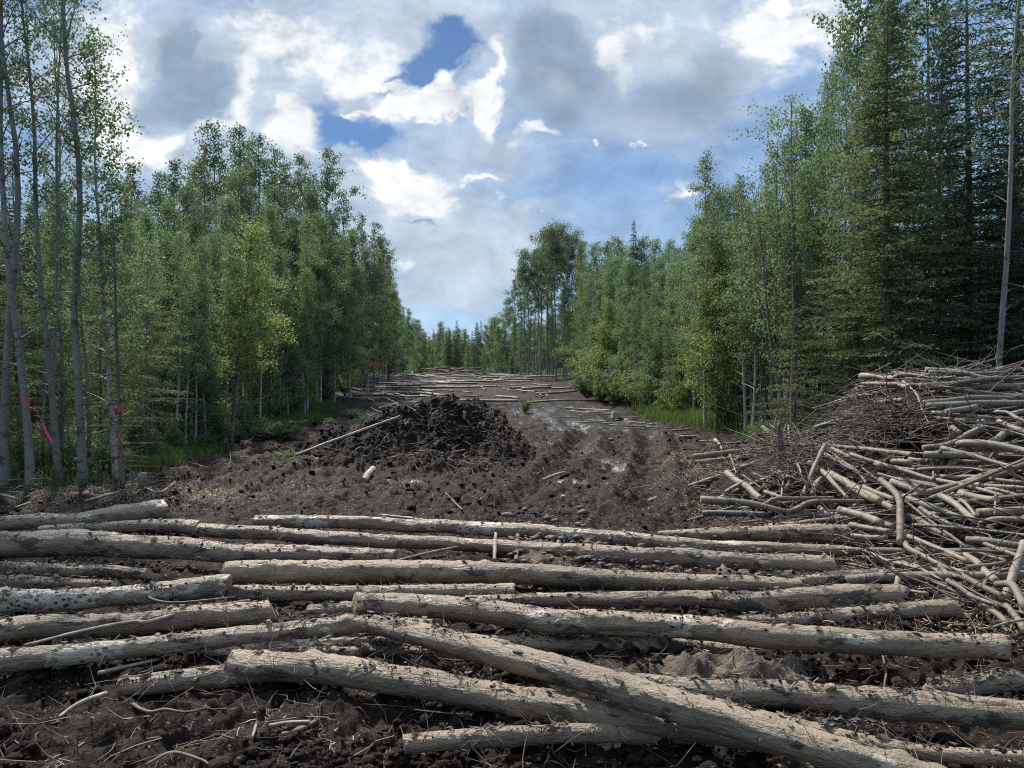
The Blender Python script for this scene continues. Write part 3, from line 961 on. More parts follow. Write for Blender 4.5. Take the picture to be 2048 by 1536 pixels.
PROTO['leaner'] = broadleaf(260, 6.2, 0.055, 0.34, 1.15, 60, 11500, 0.068, M_brownb, M_limeleaf, 'cone', 0.02, (15, 50), 0.35, spread=0.11)
PROTO['flat'] = broadleaf(270, 13, 0.08, 0.60, 2.1, 40, 7000, 0.125, M_aspen, M_aspenleaf, 'flat', 0.02, (30, 60), 0.1, spread=0.2)

CAT = {'aspen': 'tree', 'sky': 'tree', 'flat': 'tree', 'thin': 'tree', 'spruce': 'tree', 'birch': 'tree', 'lime': 'tree', 'young': 'tree', 'pole': 'tree', 'layer': 'tree', 'yellow': 'tree', 'multi': 'tree', 'leaner': 'tree', 'shrub': 'shrub'}
NAME = {'aspen': 'aspen_tree', 'sky': 'aspen_tree', 'flat': 'aspen_tree', 'thin': 'birch_tree', 'spruce': 'spruce_tree', 'birch': 'birch_tree', 'lime': 'birch_tree', 'young': 'young_spruce', 'pole': 'bare_sapling', 'layer': 'young_spruce', 'yellow': 'spruce_tree', 'multi': 'birch_tree', 'leaner': 'birch_tree', 'shrub': 'shrub'}


def plant(key, x, y, height, label, group=None, rot=None, lean=(0, 0), wide=1.0, z=None, leafm=None, sink=0.05):
    p = PROTO[key]
    base = key.rstrip('0123456789')
    o = bpy.data.objects.new(NAME[base], None)
    COL.objects.link(o)
    o.empty_display_size = 0.2
    s = height / p['H']
    zz = float(ground(x, y)) - sink if z is None else z
    o.location = (x, y, zz)
    o.scale = (s * wide, s * wide, s)
    o.rotation_euler = (lean[0], lean[1], R.uniform(0, 6.28) if rot is None else rot)
    sh = base == 'shrub'
    obj("stem" if sh else "trunk", p['wood'], p['bark'], o)
    if p['crown'] is not None:
        c = obj("foliage" if sh else "crown", p['crown'], p['leafm'], o)
        if leafm is not None:
            c.material_slots[0].link = 'OBJECT'
            c.material_slots[0].material = leafm
    tag(o, label, CAT[base], group)
    return o


def tree_at(key, u, d, vtop, label, group=None, **kw):
    """A tree whose foot is d metres out in the direction of photo column u and whose tip reaches photo row vtop."""
    x = (u - 1024) / FPX * d
    g = float(ground(x, d))
    top = HC + (768 - vtop) / FPX * d
    return plant(key, x, d, top - g, label, group, **kw)

# ------------------------------------------------------------------ the trees that can be told apart
# the stand of tall thin trunks at the near left corner
tree_at('aspen0', 165, 11.4, -420, "thickest pale aspen trunk, straight, standing on the mossy edge of the left stand", lean=(0, -0.045), rot=0)
tree_at('aspen1', 62, 11.1, -330, "thin curved aspen behind the long pink ribbon at the left stand", lean=(0, -0.05), rot=0)
tree_at('aspen2', 118, 11.5, -200, "grey aspen that leans outward between the ribbon tree and the thickest trunk", lean=(0, -0.07), rot=0)
tree_at('aspen1', 12, 11.3, -300, "dark grey aspen at the outer edge of the near left stand", lean=(0, -0.035), rot=2.2, wide=1.1)
tree_at('thin0', 232, 11.9, 70, "white birch with dark patches beside the trunk tied with pink tape", lean=(0, -0.04), rot=1.0)
tree_at('layer0', 246, 11.5, 330, "slim brown spruce tied with pink tape, thin layered boughs", lean=(0, -0.035), rot=0.6)
tree_at('aspen2', 100, 12.6, -120, "slender aspen half hidden behind the leaning grey aspen", lean=(0, -.02), rot=3.0, wide=.8)
tree_at('pole0', 176, 12.4, 250, "thin dark bare sapling just behind the thickest pale aspen", lean=(0, -.04), rot=0)
tree_at('pole1', 36, 12.2, 300, "bare dark sapling between the two outermost aspens at the left", rot=1)
tree_at('aspen0', 120, 13.8, -60, "reddish thin aspen rising behind the near left stand", rot=2.0, wide=.75)
tree_at('spruce1', -40, 11.6, 120, "spruce at the very left edge reaching boughs into view", leafm=M_spruceyel)
tree_at('layer1', 295, 13.4, 480, "layered young spruce with yellowish flat boughs behind the taped trunk", rot=1.4)
tree_at('young0', 200, 13.2, 560, "small bushy spruce between trunks of the near left stand")
tree_at('leaner', 462, 19.0, 446, "yellow-green birch with leaning bare trunk, alone at the mud's left edge", lean=(0, 0.10), rot=0)
tree_at('pole0', 490, 19.6, 560, "dark upright stem just behind the leaning yellow-green birch", rot=2)
tree_at('thin1', 614, 29.5, 432, "slim white-stemmed birch by the grass on the left edge", rot=1.0)
tree_at('lime0', 398, 19.5, 545, "bright lime-green young birch beside the leaning birch", leafm=None)
tree_at('lime1', 330, 17.0, 470, "young light green birch behind the layered spruce", leafm=M_birchleaf)
tree_at('birch0', 255, 16.5, 440, "dense birch behind the trunk tied with pink tape")
tree_at('birch2', 300, 20.5, 425, "tall dense birch in the second row behind the taped trunk")

tree_at('thin2', 1411, 24.0, 306, "thin birch with kinked white foot by the grass patch at the right", lean=(0, -.02), rot=1.8)
tree_at('thin0', 1492, 21.5, 350, "white-stemmed birch behind the end of the corduroy logs", lean=(0, -.01), rot=0)
tree_at('thin1', 1504, 20.6, 380, "slanting thin birch crossing beside the white-stemmed birch", lean=(0, -.07), rot=2.6)
tree_at('lime1', 1432, 23.4, 470, "yellowish young birch beside the kinked thin birch", rot=1)
tree_at('multi', 1585, 18.6, 196, "many-stemmed birch with bare purplish upper twigs", rot=0.4)
tree_at('multi', 1560, 19.5, 260, "second many-stemmed birch with bare twigs, a little shorter", rot=2.4)
tree_at('young0', 1590, 16.8, 600, "young spruce with flat yellow-green boughs behind the black snag", rot=1.0)
tree_at('layer1', 1645, 16.2, 560, "slim layered spruce standing behind the top of the pole heap", rot=.4)
tree_at('young1', 1700, 16.8, 590, "bushy yellow-green young spruce next to the big yellowing spruce")
tree_at('yellow', 1772, 16.2, -30, "big yellowing spruce behind the brush pile", rot=0.3, wide=1.35)
tree_at('spruce0', 1768, 19.6, -190, "dark spruce whose top shows above the big yellowing spruce", wide=.72)
tree_at('thin2', 1818, 17.4, 60, "white birch stem right beside the big yellowing spruce", rot=.5)
tree_at('aspen0', 1996, 13.6, -330, "pale slender aspen with a bent trunk rising behind the brush pile", lean=(0, -.05), rot=3.4, wide=.9)
tree_at('spruce1', 1935, 16.6, -160, "dark spruce directly behind the bent pale aspen", wide=1.1)
tree_at('spruce2', 2035, 15.4, -260, "dark spruce at the right end of the brush pile", wide=1.2)
tree_at('spruce0', 2110, 14.5, -200, "dense dark spruce beyond the right end of the brush pile", wide=1.15)
tree_at('aspen2', 2046, 14.2, -330, "aspen trunk at the far right edge over the brush pile", lean=(0, -.03), rot=1.2, wide=.9)
tree_at('spruce1', 1880, 19.5, 60, "dark spruce filling the gap between bent aspen and yellowing spruce", wide=1.15)
tree_at('thin1', 1690, 20.5, 30, "tall birch whose leaves show in the sky beside the yellowing spruce", wide=.85)
tree_at('thin0', 1655, 22.0, 165, "leafy birch between the many-stemmed birch and the big spruce", wide=.8)
tree_at('sky1', 1725, 22.5, -40, "tall aspen whose airy top surrounds the dark spruce top", wide=.95)
tree_at('sky2', 1850, 21.0, -90, "airy tall aspen between the big spruce and the bent aspen", wide=.95)
tree_at('spruce2', 1268, 44, 436, "single pointed spruce poking above the birches on the right edge", wide=.75)
tree_at('flat', 1112, 62, 462, "round-topped tall aspen at the far end of the right wall", wide=1.05)

# left skyline: tall aspens with clumped leaves against the clouds
GL = "tall aspens along the left skyline"
for k, (u, d, vt) in enumerate([(432, 37, 248), (478, 36, 258), (516, 39, 272), (545, 37, 300), (600, 41, 314), (655, 39, 300), (690, 44, 384), (352, 34, 325), (385, 38, 345), (318, 33, 350),
                                (268, 31, 330), (722, 48, 430), (748, 52, 448), (765, 56, 476), (628, 45, 350), (575, 43, 330), (495, 42, 285), (410, 40, 320)]):
    tree_at('sky%d' % (k % 3), u, d, vt, "tall aspen with clumped leaves standing up against the clouds over the left wall of trees", GL, wide=R.uniform(.85, 1.1))
GB = "dense birches along the left edge"
for k, (u, d, vt) in enumerate([(330, 24, 398), (398, 27, 412), (455, 29, 395), (540, 30, 415), (588, 33, 425), (642, 33, 436), (700, 40, 462), (355, 21, 505), (280, 22, 450), (430, 23, 470), (560, 26, 500),
                                (520, 24, 455), (668, 36, 480), (735, 45, 500), (610, 28, 540), (760, 52, 520), (375, 31, 370), (480, 33, 350), (545, 35, 375), (620, 38, 385)]):
    tree_at('birch%d' % (k % 4), u, d, vt, "dense green birch crowded into the wall of trees at the left edge", GB, wide=R.uniform(.9, 1.15), leafm=[None, M_aspenleaf, None][k % 3])
GLF = "far trees at the left end of the clearing"
for k, (u, d, vt) in enumerate([(778, 60, 548), (786, 66, 565), (796, 74, 600), (806, 80, 610), (816, 88, 618), (828, 95, 640), (838, 100, 650), (772, 58, 520), (790, 70, 585), (845, 108, 655)]):
    tree_at(('birch%d' % (k % 4)) if k % 3 else 'spruce1', u, d, vt, "distant tree where the left wall ends at the far gap", GLF, wide=.9)
GE = "far trees closing the clearing"
for k in range(46):
    u = 838 + (968 - 838) * ((k * 0.618) % 1) + R.uniform(-3, 3)
    vt = 640 if k == 3 else R.uniform(655, 700)
    d = R.uniform(105, 150)
    if k == 3:
        u, d = 913, 112
    key = ('spruce%d' % (k % 3)) if k % 2 or k == 3 else 'birch%d' % (k % 4)
    if k == 3:
        tree_at('spruce1', u, d, vt, "tallest pointed spruce in the far gap at the end of the clearing")
    else:
        tree_at(key, u, d, vt, "small distant tree closing the far end of the clearing", GE, wide=.95)
GRF = "trees at the far right end of the clearing"
for k, (u, d, vt) in enumerate([(962, 104, 640), (972, 98, 652), (984, 100, 648), (996, 92, 655), (1008, 90, 640), (1018, 92, 600), (1030, 84, 630), (1044, 80, 640), (955, 110, 645), (990, 105, 636)]):
    tree_at('birch%d' % (k % 4) if k % 4 else 'spruce2', u, d, vt, "distant tree where the right wall meets the far gap", GRF, wide=.95)
GRT = "bare-stemmed aspens at the far right wall"
for k, (u, d, vt) in enumerate([(1030, 66, 560), (1042, 68, 520), (1056, 66, 508), (1068, 70, 512), (1082, 66, 498), (1094, 70, 480), (1106, 68, 470), (1050, 72, 540), (1075, 74, 500), (1128, 66, 474), (1146, 64, 478), (1160, 66, 488), (1098, 74, 490)]):
    tree_at(['sky0', 'sky1', 'flat', 'sky2'][k % 4], u, d, vt, "slender bare-stemmed aspen with high crown in the far right wall of trees", GRT, wide=.95)
GRB = "dense birches along the right edge"
for k, (u, d, vt) in enumerate([(1160, 58, 486), (1190, 54, 492), (1212, 50, 486), (1236, 48, 478), (1262, 46, 494), (1285, 44, 482), (1310, 42, 480), (1340, 40, 484), (1362, 38, 500), (1225, 42, 520), (1255, 40, 520), (1290, 38, 530),
                                (1325, 36, 515), (1350, 33, 525), (1385, 34, 470), (1412, 32, 420), (1440, 30, 372), (1468, 29, 385), (1500, 28, 405), (1532, 27, 330), (1395, 30, 440), (1425, 28, 460), (1460, 26, 440),
                                (1490, 25, 440), (1520, 24, 420), (1550, 24, 300), (1585, 25, 270), (1615, 25, 220), (1640, 26, 240), (1675, 27, 130), (1600, 22, 330), (1180, 46, 560), (1200, 40, 580)]):
    tree_at('birch%d' % (k % 4) if d > 28 or k % 3 == 0 else 'thin%d' % (k % 3), u, d, vt, "dense birch crowded into the wall of trees at the right edge", GRB, wide=R.uniform(.85, 1.1), leafm=[None, None, M_aspenleaf][k % 3])
GRL = "light green low birches at the right edge"
for k, (u, d, vt) in enumerate([(1190, 39, 625), (1215, 37, 600), (1240, 36, 640), (1265, 34, 610), (1290, 33, 650), (1315, 31, 620), (1340, 30, 600), (1372, 28.5, 590), (1400, 27, 560), (1205, 36, 700), (1255, 32.5, 720), (1300, 30, 715)]):
    tree_at('lime%d' % (k % 2), u, d, vt, "low bushy light green birch leaning over the muddy track's right verge", GRL, wide=1.25, leafm=[M_birchleaf, None, M_birchleaf][k % 3])

def far_woods():
    rs = np.random.default_rng(3)
    n = 95000
    x = rs.uniform(-160, 190, n)
    y = rs.uniform(205, 245, n)
    h = 10.5 + 2.5 * fbm(x * .12, y * .12, oct=3, seed=8)
    z = ground(x, y) + h * rs.uniform(0, 1, n)
    V, Q = leaf_quads(np.stack([x, y, z], 1), .95, rs, .6, .4)
    o = obj("far_woods", qmesh("far_woods", V, Q), M_birchleaf)
    tag(o, "unbroken far woods beyond the clearing", kind='stuff')


far_woods()
GV = "trees far behind the gap"
for k in range(90):
    yy = R.uniform(125, 190)
    xx = R.uniform(-30, 45) * yy / 150
    key = ('spruce%d' % (k % 3), 'sky%d' % (k % 3), 'birch%d' % (k % 4), 'flat')[k % 4]
    plant(key, xx, yy, R.uniform(8, 11) if -14 < xx < 0 else R.uniform(9, 13), "indistinct tree in the far woods seen between the stems beyond the rise", GV, wide=1.3)
# ------------------------------------------------------------------ the woods behind, both sides
LAB = {
    ('L', 'birch'): "birch deep in the left woods between dark stems", ('R', 'birch'): "birch deep in the right woods between dark stems",
    ('L', 'thin'): "thin-stemmed birch standing in the shade of the left woods", ('R', 'thin'): "thin-stemmed birch standing in the shade of the right woods",
    ('L', 'spruce'): "shaded dark spruce inside the left woods", ('R', 'spruce'): "shaded dark spruce inside the right woods",
    ('L', 'pole'): "bare thin stem in the shade of the left woods", ('R', 'pole'): "bare thin stem in the shade of the right woods",
    ('L', 'sky'): "slim tall aspen stem within the left woods", ('R', 'sky'): "slim tall aspen stem within the right woods",
    ('L', 'young'): "small young spruce under the trees of the left woods", ('R', 'young'): "small young spruce under the trees of the right woods",
}


def max_top(x, y, side):
    """Keep the woods' tips below the skyline of the traced trees."""
    u = 1024 + x / y * FPX
    if side == 'L':
        v = np.interp(u, [-400, 200, 300, 420, 680, 740, 790, 840, 960], [250, 330, 400, 430, 440, 500, 620, 670, 690])
    else:
        v = np.interp(u, [960, 1020, 1060, 1160, 1360, 1420, 1540, 1620, 1720, 2048, 2500], [680, 640, 560, 520, 540, 480, 440, 400, 330, 200, 100])
    return v


GS = {'L': "pale thin stems along the left edge", 'R': "pale thin stems along the right edge"}
for side, sg in (('L', -1), ('R', 1)):
    for k in range(34):
        yy = 15 * (66 / 15) ** ((k + R.uniform(0, .8)) / 34)
        if side == 'R' and yy < 19:
            continue
        xx = (EL(yy) if sg < 0 else ER(yy)) + sg * R.uniform(.0, .9)
        vt = max_top(xx, yy, side) + R.uniform(30, 130)
        hgt = min(max(HC + (768 - vt) / FPX * yy - float(ground(xx, yy)), 3), 10)
        plant(R.choice(['pole1', 'thin0', 'thin1', 'thin2', 'sky1']), xx, yy, hgt, "thin pale stem standing at the very rim of the %s woods" % ('left' if sg < 0 else 'right'), GS[side], lean=(R.uniform(-.05, .05), R.uniform(-.05, .05)), wide=R.uniform(.8, 1.0))
for k in range(70):
    yy = R.uniform(19, 62)
    xx = R.uniform(-.98, -.34) * yy - 7
    if xx > EL(yy) - 9:
        continue
    plant(R.choice(['spruce0', 'spruce1', 'spruce2', 'sky0', 'sky1', 'birch1']), xx, yy, R.uniform(5.5, 9.5), "tree far back in the left woods, closing the view between the near trunks", "trees far back in the left woods", wide=1.25, leafm=M_birchleaf if R.random() < .0 else None)
cnt = 0
for side, sg in (('L', -1), ('R', 1)):
    y = 12.5
    while y < 88:
        for off in (0.7, 2.2, 4.0, 6.4, 9.5, 13.0, 17.5, 23.0):
            if off > 7 and y > 52 or off > 10 and y > 46:
                continue
            yy = y + R.uniform(-.8, .8)
            xx = (EL(yy) if sg < 0 else ER(yy)) + sg * (off + R.uniform(-.7, .7))
            u = 1024 + xx / yy * FPX
            if u < -330 or u > 2380:
                continue
            if side == 'R' and yy < 15 and off < 2:
                continue
            vt = max_top(xx, yy, side) + R.uniform(0, 120)
            hgt = HC + (768 - vt) / FPX * yy - float(ground(xx, yy))
            if hgt < 2.0:
                continue
            hgt = min(hgt, 13.5)
            q = R.random()
            dark = side == 'R' and yy < 24
            if off < 1.5:
                key = 'thin' if q < .34 else 'pole' if q < .58 else 'sky' if q < .72 else 'young' if q < .80 else 'birch' if q < .9 else 'spruce'
            else:
                key = 'spruce' if q < (.6 if dark else .30) else 'thin' if q < .65 else 'sky' if q < .78 else 'birch'
            if off > 6:
                key = 'spruce' if q < .62 else 'sky'
            if key == 'young':
                hgt = min(hgt, R.uniform(1.5, 4.5))
            if key == 'pole':
                hgt = min(hgt, R.uniform(5, 9))
            n = {'thin': 3, 'pole': 2, 'sky': 3, 'young': 2, 'birch': 4, 'spruce': 3}[key]
            hgt *= R.uniform(.8, 1.0)
            plant(key + str(R.randrange(n)), xx, yy, max(hgt, 1.5), LAB[(side, key)], "woods %s of the clearing, %s" % ('left' if side == 'L' else 'right', NAME[key].replace('_', ' ')),
                  lean=(R.uniform(-.04, .04), R.uniform(-.04, .04)), wide=R.uniform(.85, 1.15))
            cnt += 1
        y += 1.45 + y * 0.028
print("woods trees", cnt)

# ------------------------------------------------------------------ shrubs and ground plants
def shrub_at(key, u, v, height, label, group=None, wide=1.0):
    p = hit(u, v, heap=False)
    return plant(key, p[0], p[1], height, label, group, wide=wide)


shrub_at('shrub0', 562, 880, 0.62, "bright pale green leafy shrub pushed over at the mud's left edge", wide=2.8)
shrub_at('shrub2', 520, 868, 0.5, "low lime-green bush beside the pale green pushed-over shrub", wide=1.8)
shrub_at('shrub1', 1525, 884, 0.62, "round green bush between the corduroy logs and the black snag", wide=1.3)
shrub_at('shrub0', 1050, 826, 0.7, "uprooted pale-leaved sapling on the far side of the soil heap", wide=.9)
for (u, v, h, wd) in [(700, 838, .45, 2.2), (738, 845, .4, 2.0), (812, 832, .35, 2.0), (660, 850, .3, 1.8)]:
    shrub_at('shrub0', u, v, h, "small torn leafy branch lying green in the dark mud behind the soil heap", "torn leafy branches", wide=wd)
for (u, v, h) in [(575, 918, .25), (600, 926, .2), (640, 905, .2), (720, 868, .2)]:
    shrub_at('shrub2', u, v, h, "tuft of green leaves caught along the long pale fallen pole", "leaf tufts along the fallen pole", wide=2.0)
for k, (u, v, h) in enumerate([(300, 905, 1.7), (345, 890, 2.1), (385, 880, 1.8), (270, 920, 1.2), (420, 872, 1.3), (330, 870, 2.4), (370, 862, 2.6)]):
    shrub_at('shrub0', u, v, h, "willow shrub with pale shiny leaves in the shade between taped trunk and leaning birch", "shady willow shrubs", wide=.85)
for k, (u, v, h) in enumerate([(545, 842, 1.5), (580, 832, 1.2), (650, 806, 1.4), (520, 852, 1.4), (690, 790, 1.6), (300, 930, .8), (352, 914, .9), (400, 902, .8), (438, 886, .9), (498, 872, 1.1), (215, 948, .8), (475, 884, .6), (130, 950, .7), (60, 955, .9)]):
    shrub_at('shrub1', u, v, h, "green bush at the foot of the left wall of trees", "bushes along the left edge")
for k, (u, v, h) in enumerate([(1175, 798, 2.0), (1200, 806, 1.7), (1230, 812, 1.8), (1270, 816, 1.7), (1300, 824, 1.5), (1345, 834, 1.2), (1250, 806, 2.6), (1215, 800, 2.6), (1450, 850, 1.1), (1640, 875, 1.1), (1600, 880, .8), (1180, 790, 2.6)]):
    shrub_at('shrub%d' % (1 + k % 2), u, v, h, "leafy bush crowding the right verge below the birches", "bushes along the right edge")


def grass_patch(name, spots, n, hgt, label):
    rs = np.random.default_rng(len(name) + n)
    P = []
    for (u, v, ru, rv, k) in spots:
        c = hit(u, v, heap=False)
        rx = ru / FPX * c[1]
        ry = rv
        m = int(n * k)
        a = rs.normal(size=(m, 2)) * [rx, ry] * .6
        P.append(np.stack([c[0] + a[:, 0], c[1] + a[:, 1]], 1))
    P = np.concatenate(P)
    m = len(P)
    z = ground(P[:, 0], P[:, 1]) - .03
    h = hgt * rs.uniform(.35, 1.2, m)
    az = rs.uniform(0, 6.28, m)
    ln = h * rs.uniform(.1, .7, m)
    dx, dy = np.cos(az) * ln, np.sin(az) * ln
    wx, wy = -np.sin(az) * .006, np.cos(az) * .006
    b = np.stack([P[:, 0], P[:, 1], z], 1)
    o = np.stack([wx, wy, 0 * wx], 1)
    mid = b + np.stack([dx * .35, dy * .35, h * .65], 1)
    tip = b + np.stack([dx, dy, h * .95], 1)
    V = np.stack([b - o, b + o, mid + o * .8, tip, mid - o * .8], 1)
    V4 = np.stack([V[:, 0], V[:, 1], V[:, 2], V[:, 4]], 1)
    tipq = np.stack([V[:, 4], V[:, 2], tip, tip + o * .1], 1)
    VV = np.concatenate([V4, tipq], 1).reshape(-1, 3)
    Q = np.arange(8 * m).reshape(-1, 4)
    g = obj(name, qmesh(name, VV, Q), M_grass)
    tag(g, label, kind='stuff')


grass_patch("grass", [(330, 925, 60, .7, 1.2), (385, 905, 40, .8, 1), (300, 940, 40, .5, .6), (130, 962, 90, .5, .12)], 1700, .32, "grass under the trees by the taped trunk")
grass_patch("grass", [(590, 845, 50, 1.5, 1), (545, 862, 30, 1.0, .5), (640, 818, 30, 1.6, .6)], 2200, .38, "bright grass strip under the birches on the left edge")
grass_patch("grass", [(1370, 838, 55, 1.6, 1.3), (1320, 826, 40, 1.5, .7), (1420, 845, 40, 1.2, .7), (1660, 872, 60, 1.0, .6), (1560, 872, 60, .9, .4)], 2600, .45, "bright grass at the foot of the kinked birch and along the right verge")


def undergrowth(name, side, n, label):
    rs = np.random.default_rng(9 if side < 0 else 19)
    y = 11.5 + rs.uniform(0, 1, n) ** 1.6 * 70
    off = rs.uniform(0.2, 7, n) * np.where(rs.uniform(0, 1, n) < .35, 4.0, 1)
    x = np.where(side < 0, EL(y) - off, ER(y) + off)
    cl = vnoise(x * 1.1, y * 1.1, seed=33 + side)
    keep = cl > -.15
    x, y = x[keep], y[keep]
    m = len(x)
    k = 5
    X = np.repeat(x, k) + rs.normal(size=m * k) * .12
    Y = np.repeat(y, k) + rs.normal(size=m * k) * .12
    Z = ground(X, Y) + np.abs(rs.normal(size=m * k)) * .22
    V, Q = leaf_quads(np.stack([X, Y, Z], 1), .085, rs, .7, 0)
    o = obj(name, qmesh(name, V, Q), M_birchleaf)
    tag(o, label, kind='stuff')


undergrowth("undergrowth", -1, 15000, "low leafy plants covering the floor of the left woods")
undergrowth("undergrowth", 1, 9000, "low leafy plants covering the floor of the right woods")

# ------------------------------------------------------------------ logs and poles
def make_log(name, P, rad, sides, seed, mat, color=(0.3, 0.4, 0.2), rough=0.06, step=0.05, ends=(True, True), knots=0, sag=True, parent=None, taper_end=False, cutname="cut_end"):
    """P: centre-line points, rad: radius at each. The mesh lies along its own X axis."""
    P = np.asarray(P, float)
    rad = np.asarray(rad, float)
    L = np.linalg.norm(np.diff(P, axis=0), axis=1).sum()
    n = int(np.clip(L / step, 5, 320))
    C = resample(np.column_stack([P, rad]), n)
    pts, rr = C[:, :3], np.maximum(C[:, 3], .002)
    org = pts[len(pts) // 2].copy()
    ax = Vector(pts[-1] - pts[0]).normalized()
    q = ax.to_track_quat('X', 'Z')
    Rm = np.array(q.to_matrix())
    loc = (pts - org) @ Rm                       # into the log's own axes
    loc[1:-1, 1:] += (rr[1:-1] * 0.22)[:, None] * np.stack([fbm(loc[1:-1, 0] * 2.2, loc[1:-1, 0] * 0 + seed, oct=3, seed=seed), fbm(loc[1:-1, 0] * 2.2, loc[1:-1, 0] * 0 + seed + 40, oct=3, seed=seed)], 1)
    T, A, B = frames(loc)
    th = np.arange(sides) * 2 * math.pi / sides
    cs, sn = np.cos(th), np.sin(th)
    X = np.repeat(loc[:, 0:1], sides, 1)
    rm = rr.mean()
    nz = fbm(X * 1.6, cs[None] * 0.9 + 0 * X, sn[None] * 0.9 + 0 * X + seed, oct=2, seed=seed) * 1.1
    nz = nz + 0.8 * fbm(X * 7, cs[None] * 1.9 + 0 * X, sn[None] * 1.9 + 0 * X + seed, oct=3, seed=seed + 3)
    lump = np.maximum(0, fbm(X * 5, cs[None] * 1.6 + 0 * X, sn[None] * 1.6 + 0 * X + seed, oct=3, seed=seed + 8) - .18) * 3.2
    if sides >= 24:                              # caked mud and torn bark, thickest along the upper side
        upz = np.clip((cs[None] * A[:, 2:3] + sn[None] * B[:, 2:3]) * 1.2 + .2, 0, 1)
        cake = np.clip(fbm(X * 2.2, cs[None] * .8 + 0 * X, sn[None] * .8 + 0 * X + seed, oct=3, seed=seed + 21) * 3 + .1, 0, 1) * upz
        nz = nz + cake * (1.4 * fbm(X * 26, cs[None] * 4 + 0 * X, sn[None] * 4 + 0 * X + seed, oct=3, seed=seed + 25) + .7) + .35 * fbm(X * 30, cs[None] * 5 + 0 * X, sn[None] * 5 + 0 * X, oct=2, seed=seed + 31)
    rad2 = rr[:, None] * (1 + rough * (nz + lump))
    for k in range(knots):
        kx = R.uniform(loc[0, 0], loc[-1, 0])
        ka = R.uniform(0, 6.28)
        dth = np.angle(np.exp(1j * (th - ka)))[None]
        rad2 = rad2 * (1 + R.uniform(.15, .35) * np.exp(-((X - kx) / (rm * .6)) ** 2 - (dth / .5) ** 2))
    V = loc[:, None, :] + rad2[..., None] * (cs[None, :, None] * A[:, None, :] + sn[None, :, None] * B[:, None, :])
    V[0] += T[0] * (R.uniform(-.3, .3) * rr[0] * cs[:, None])
    V[-1] += T[-1] * (R.uniform(-.3, .3) * rr[-1] * sn[:, None])
    nr = len(loc)
    V = V.reshape(-1, 3)
    faces = []
    for i in range(nr - 1):
        for j in range(sides):
            j2 = (j + 1) % sides
            faces.append((i * sides + j, i * sides + j2, (i + 1) * sides + j2, (i + 1) * sides + j))
    c0, c1 = len(V), len(V) + 1
    V = np.vstack([V, loc[0] - T[0] * rr[0] * .02, loc[-1] + T[-1] * rr[-1] * (.02 if not taper_end else 1.5)])
    for j in range(sides):
        j2 = (j + 1) % sides
        faces.append((c0, j2, j))
        faces.append((c1, (nr - 1) * sides + j, (nr - 1) * sides + j2))
    me = bpy.data.meshes.new(name)
    me.from_pydata(V.tolist(), [], faces)
    me.polygons.foreach_set('use_smooth', np.r_[np.ones((nr - 1) * sides, bool), np.zeros(2 * sides, bool)])
    me.update()
    o = obj(name, me, mat, None)
    o.matrix_world = Matrix.Translation(Vector(org)) @ q.to_matrix().to_4x4()
    o.color = (*color, 1)
    for e, on in enumerate(ends):
        if not on:
            continue
        ring = V[:sides] if e == 0 else V[(nr - 1) * sides:nr * sides]
        cen = ring.mean(0)
        d = (-T[0] if e == 0 else T[-1]) * 0.004
        ring = cen + (ring - cen) * 0.94
        inner = cen + (ring - cen) * 0.5 + d * 2.0 + np.random.default_rng(seed).normal(size=ring.shape) * rm * .03
        VV = np.vstack([ring + d, inner, cen + d * 1.6, ring - d])
        F = []
        for j in range(sides):
            j2 = (j + 1) % sides
            w1 = [(j, j2, sides + j2, sides + j), (sides + j, sides + j2, 2 * sides), (2 * sides + 1 + j, 2 * sides + 1 + j2, j2, j)]
            F += [f if e else f[::-1] for f in w1]
        m2 = bpy.data.meshes.new(cutname)
        m2.from_pydata(VV.tolist(), [], F)
        m2.update()
        obj(cutname, m2, M_cut, o)
    return o


def log_on_ground(pix, level):
    """pix: (u, v, width) along the log in the photo; level: how high its underside lies."""
    P, rr = [], []
    for (u, v, wd, *lv) in pix:
        lv = lv[0] if lv else level
        r = 0.07
        for _ in range(4):
            p = hit(u, v, lift=lv + r, heap=False, d0=1.5)
            r = wd / FPX * p[1] / 2
        P.append(p)
        rr.append(r)
    return P, rr


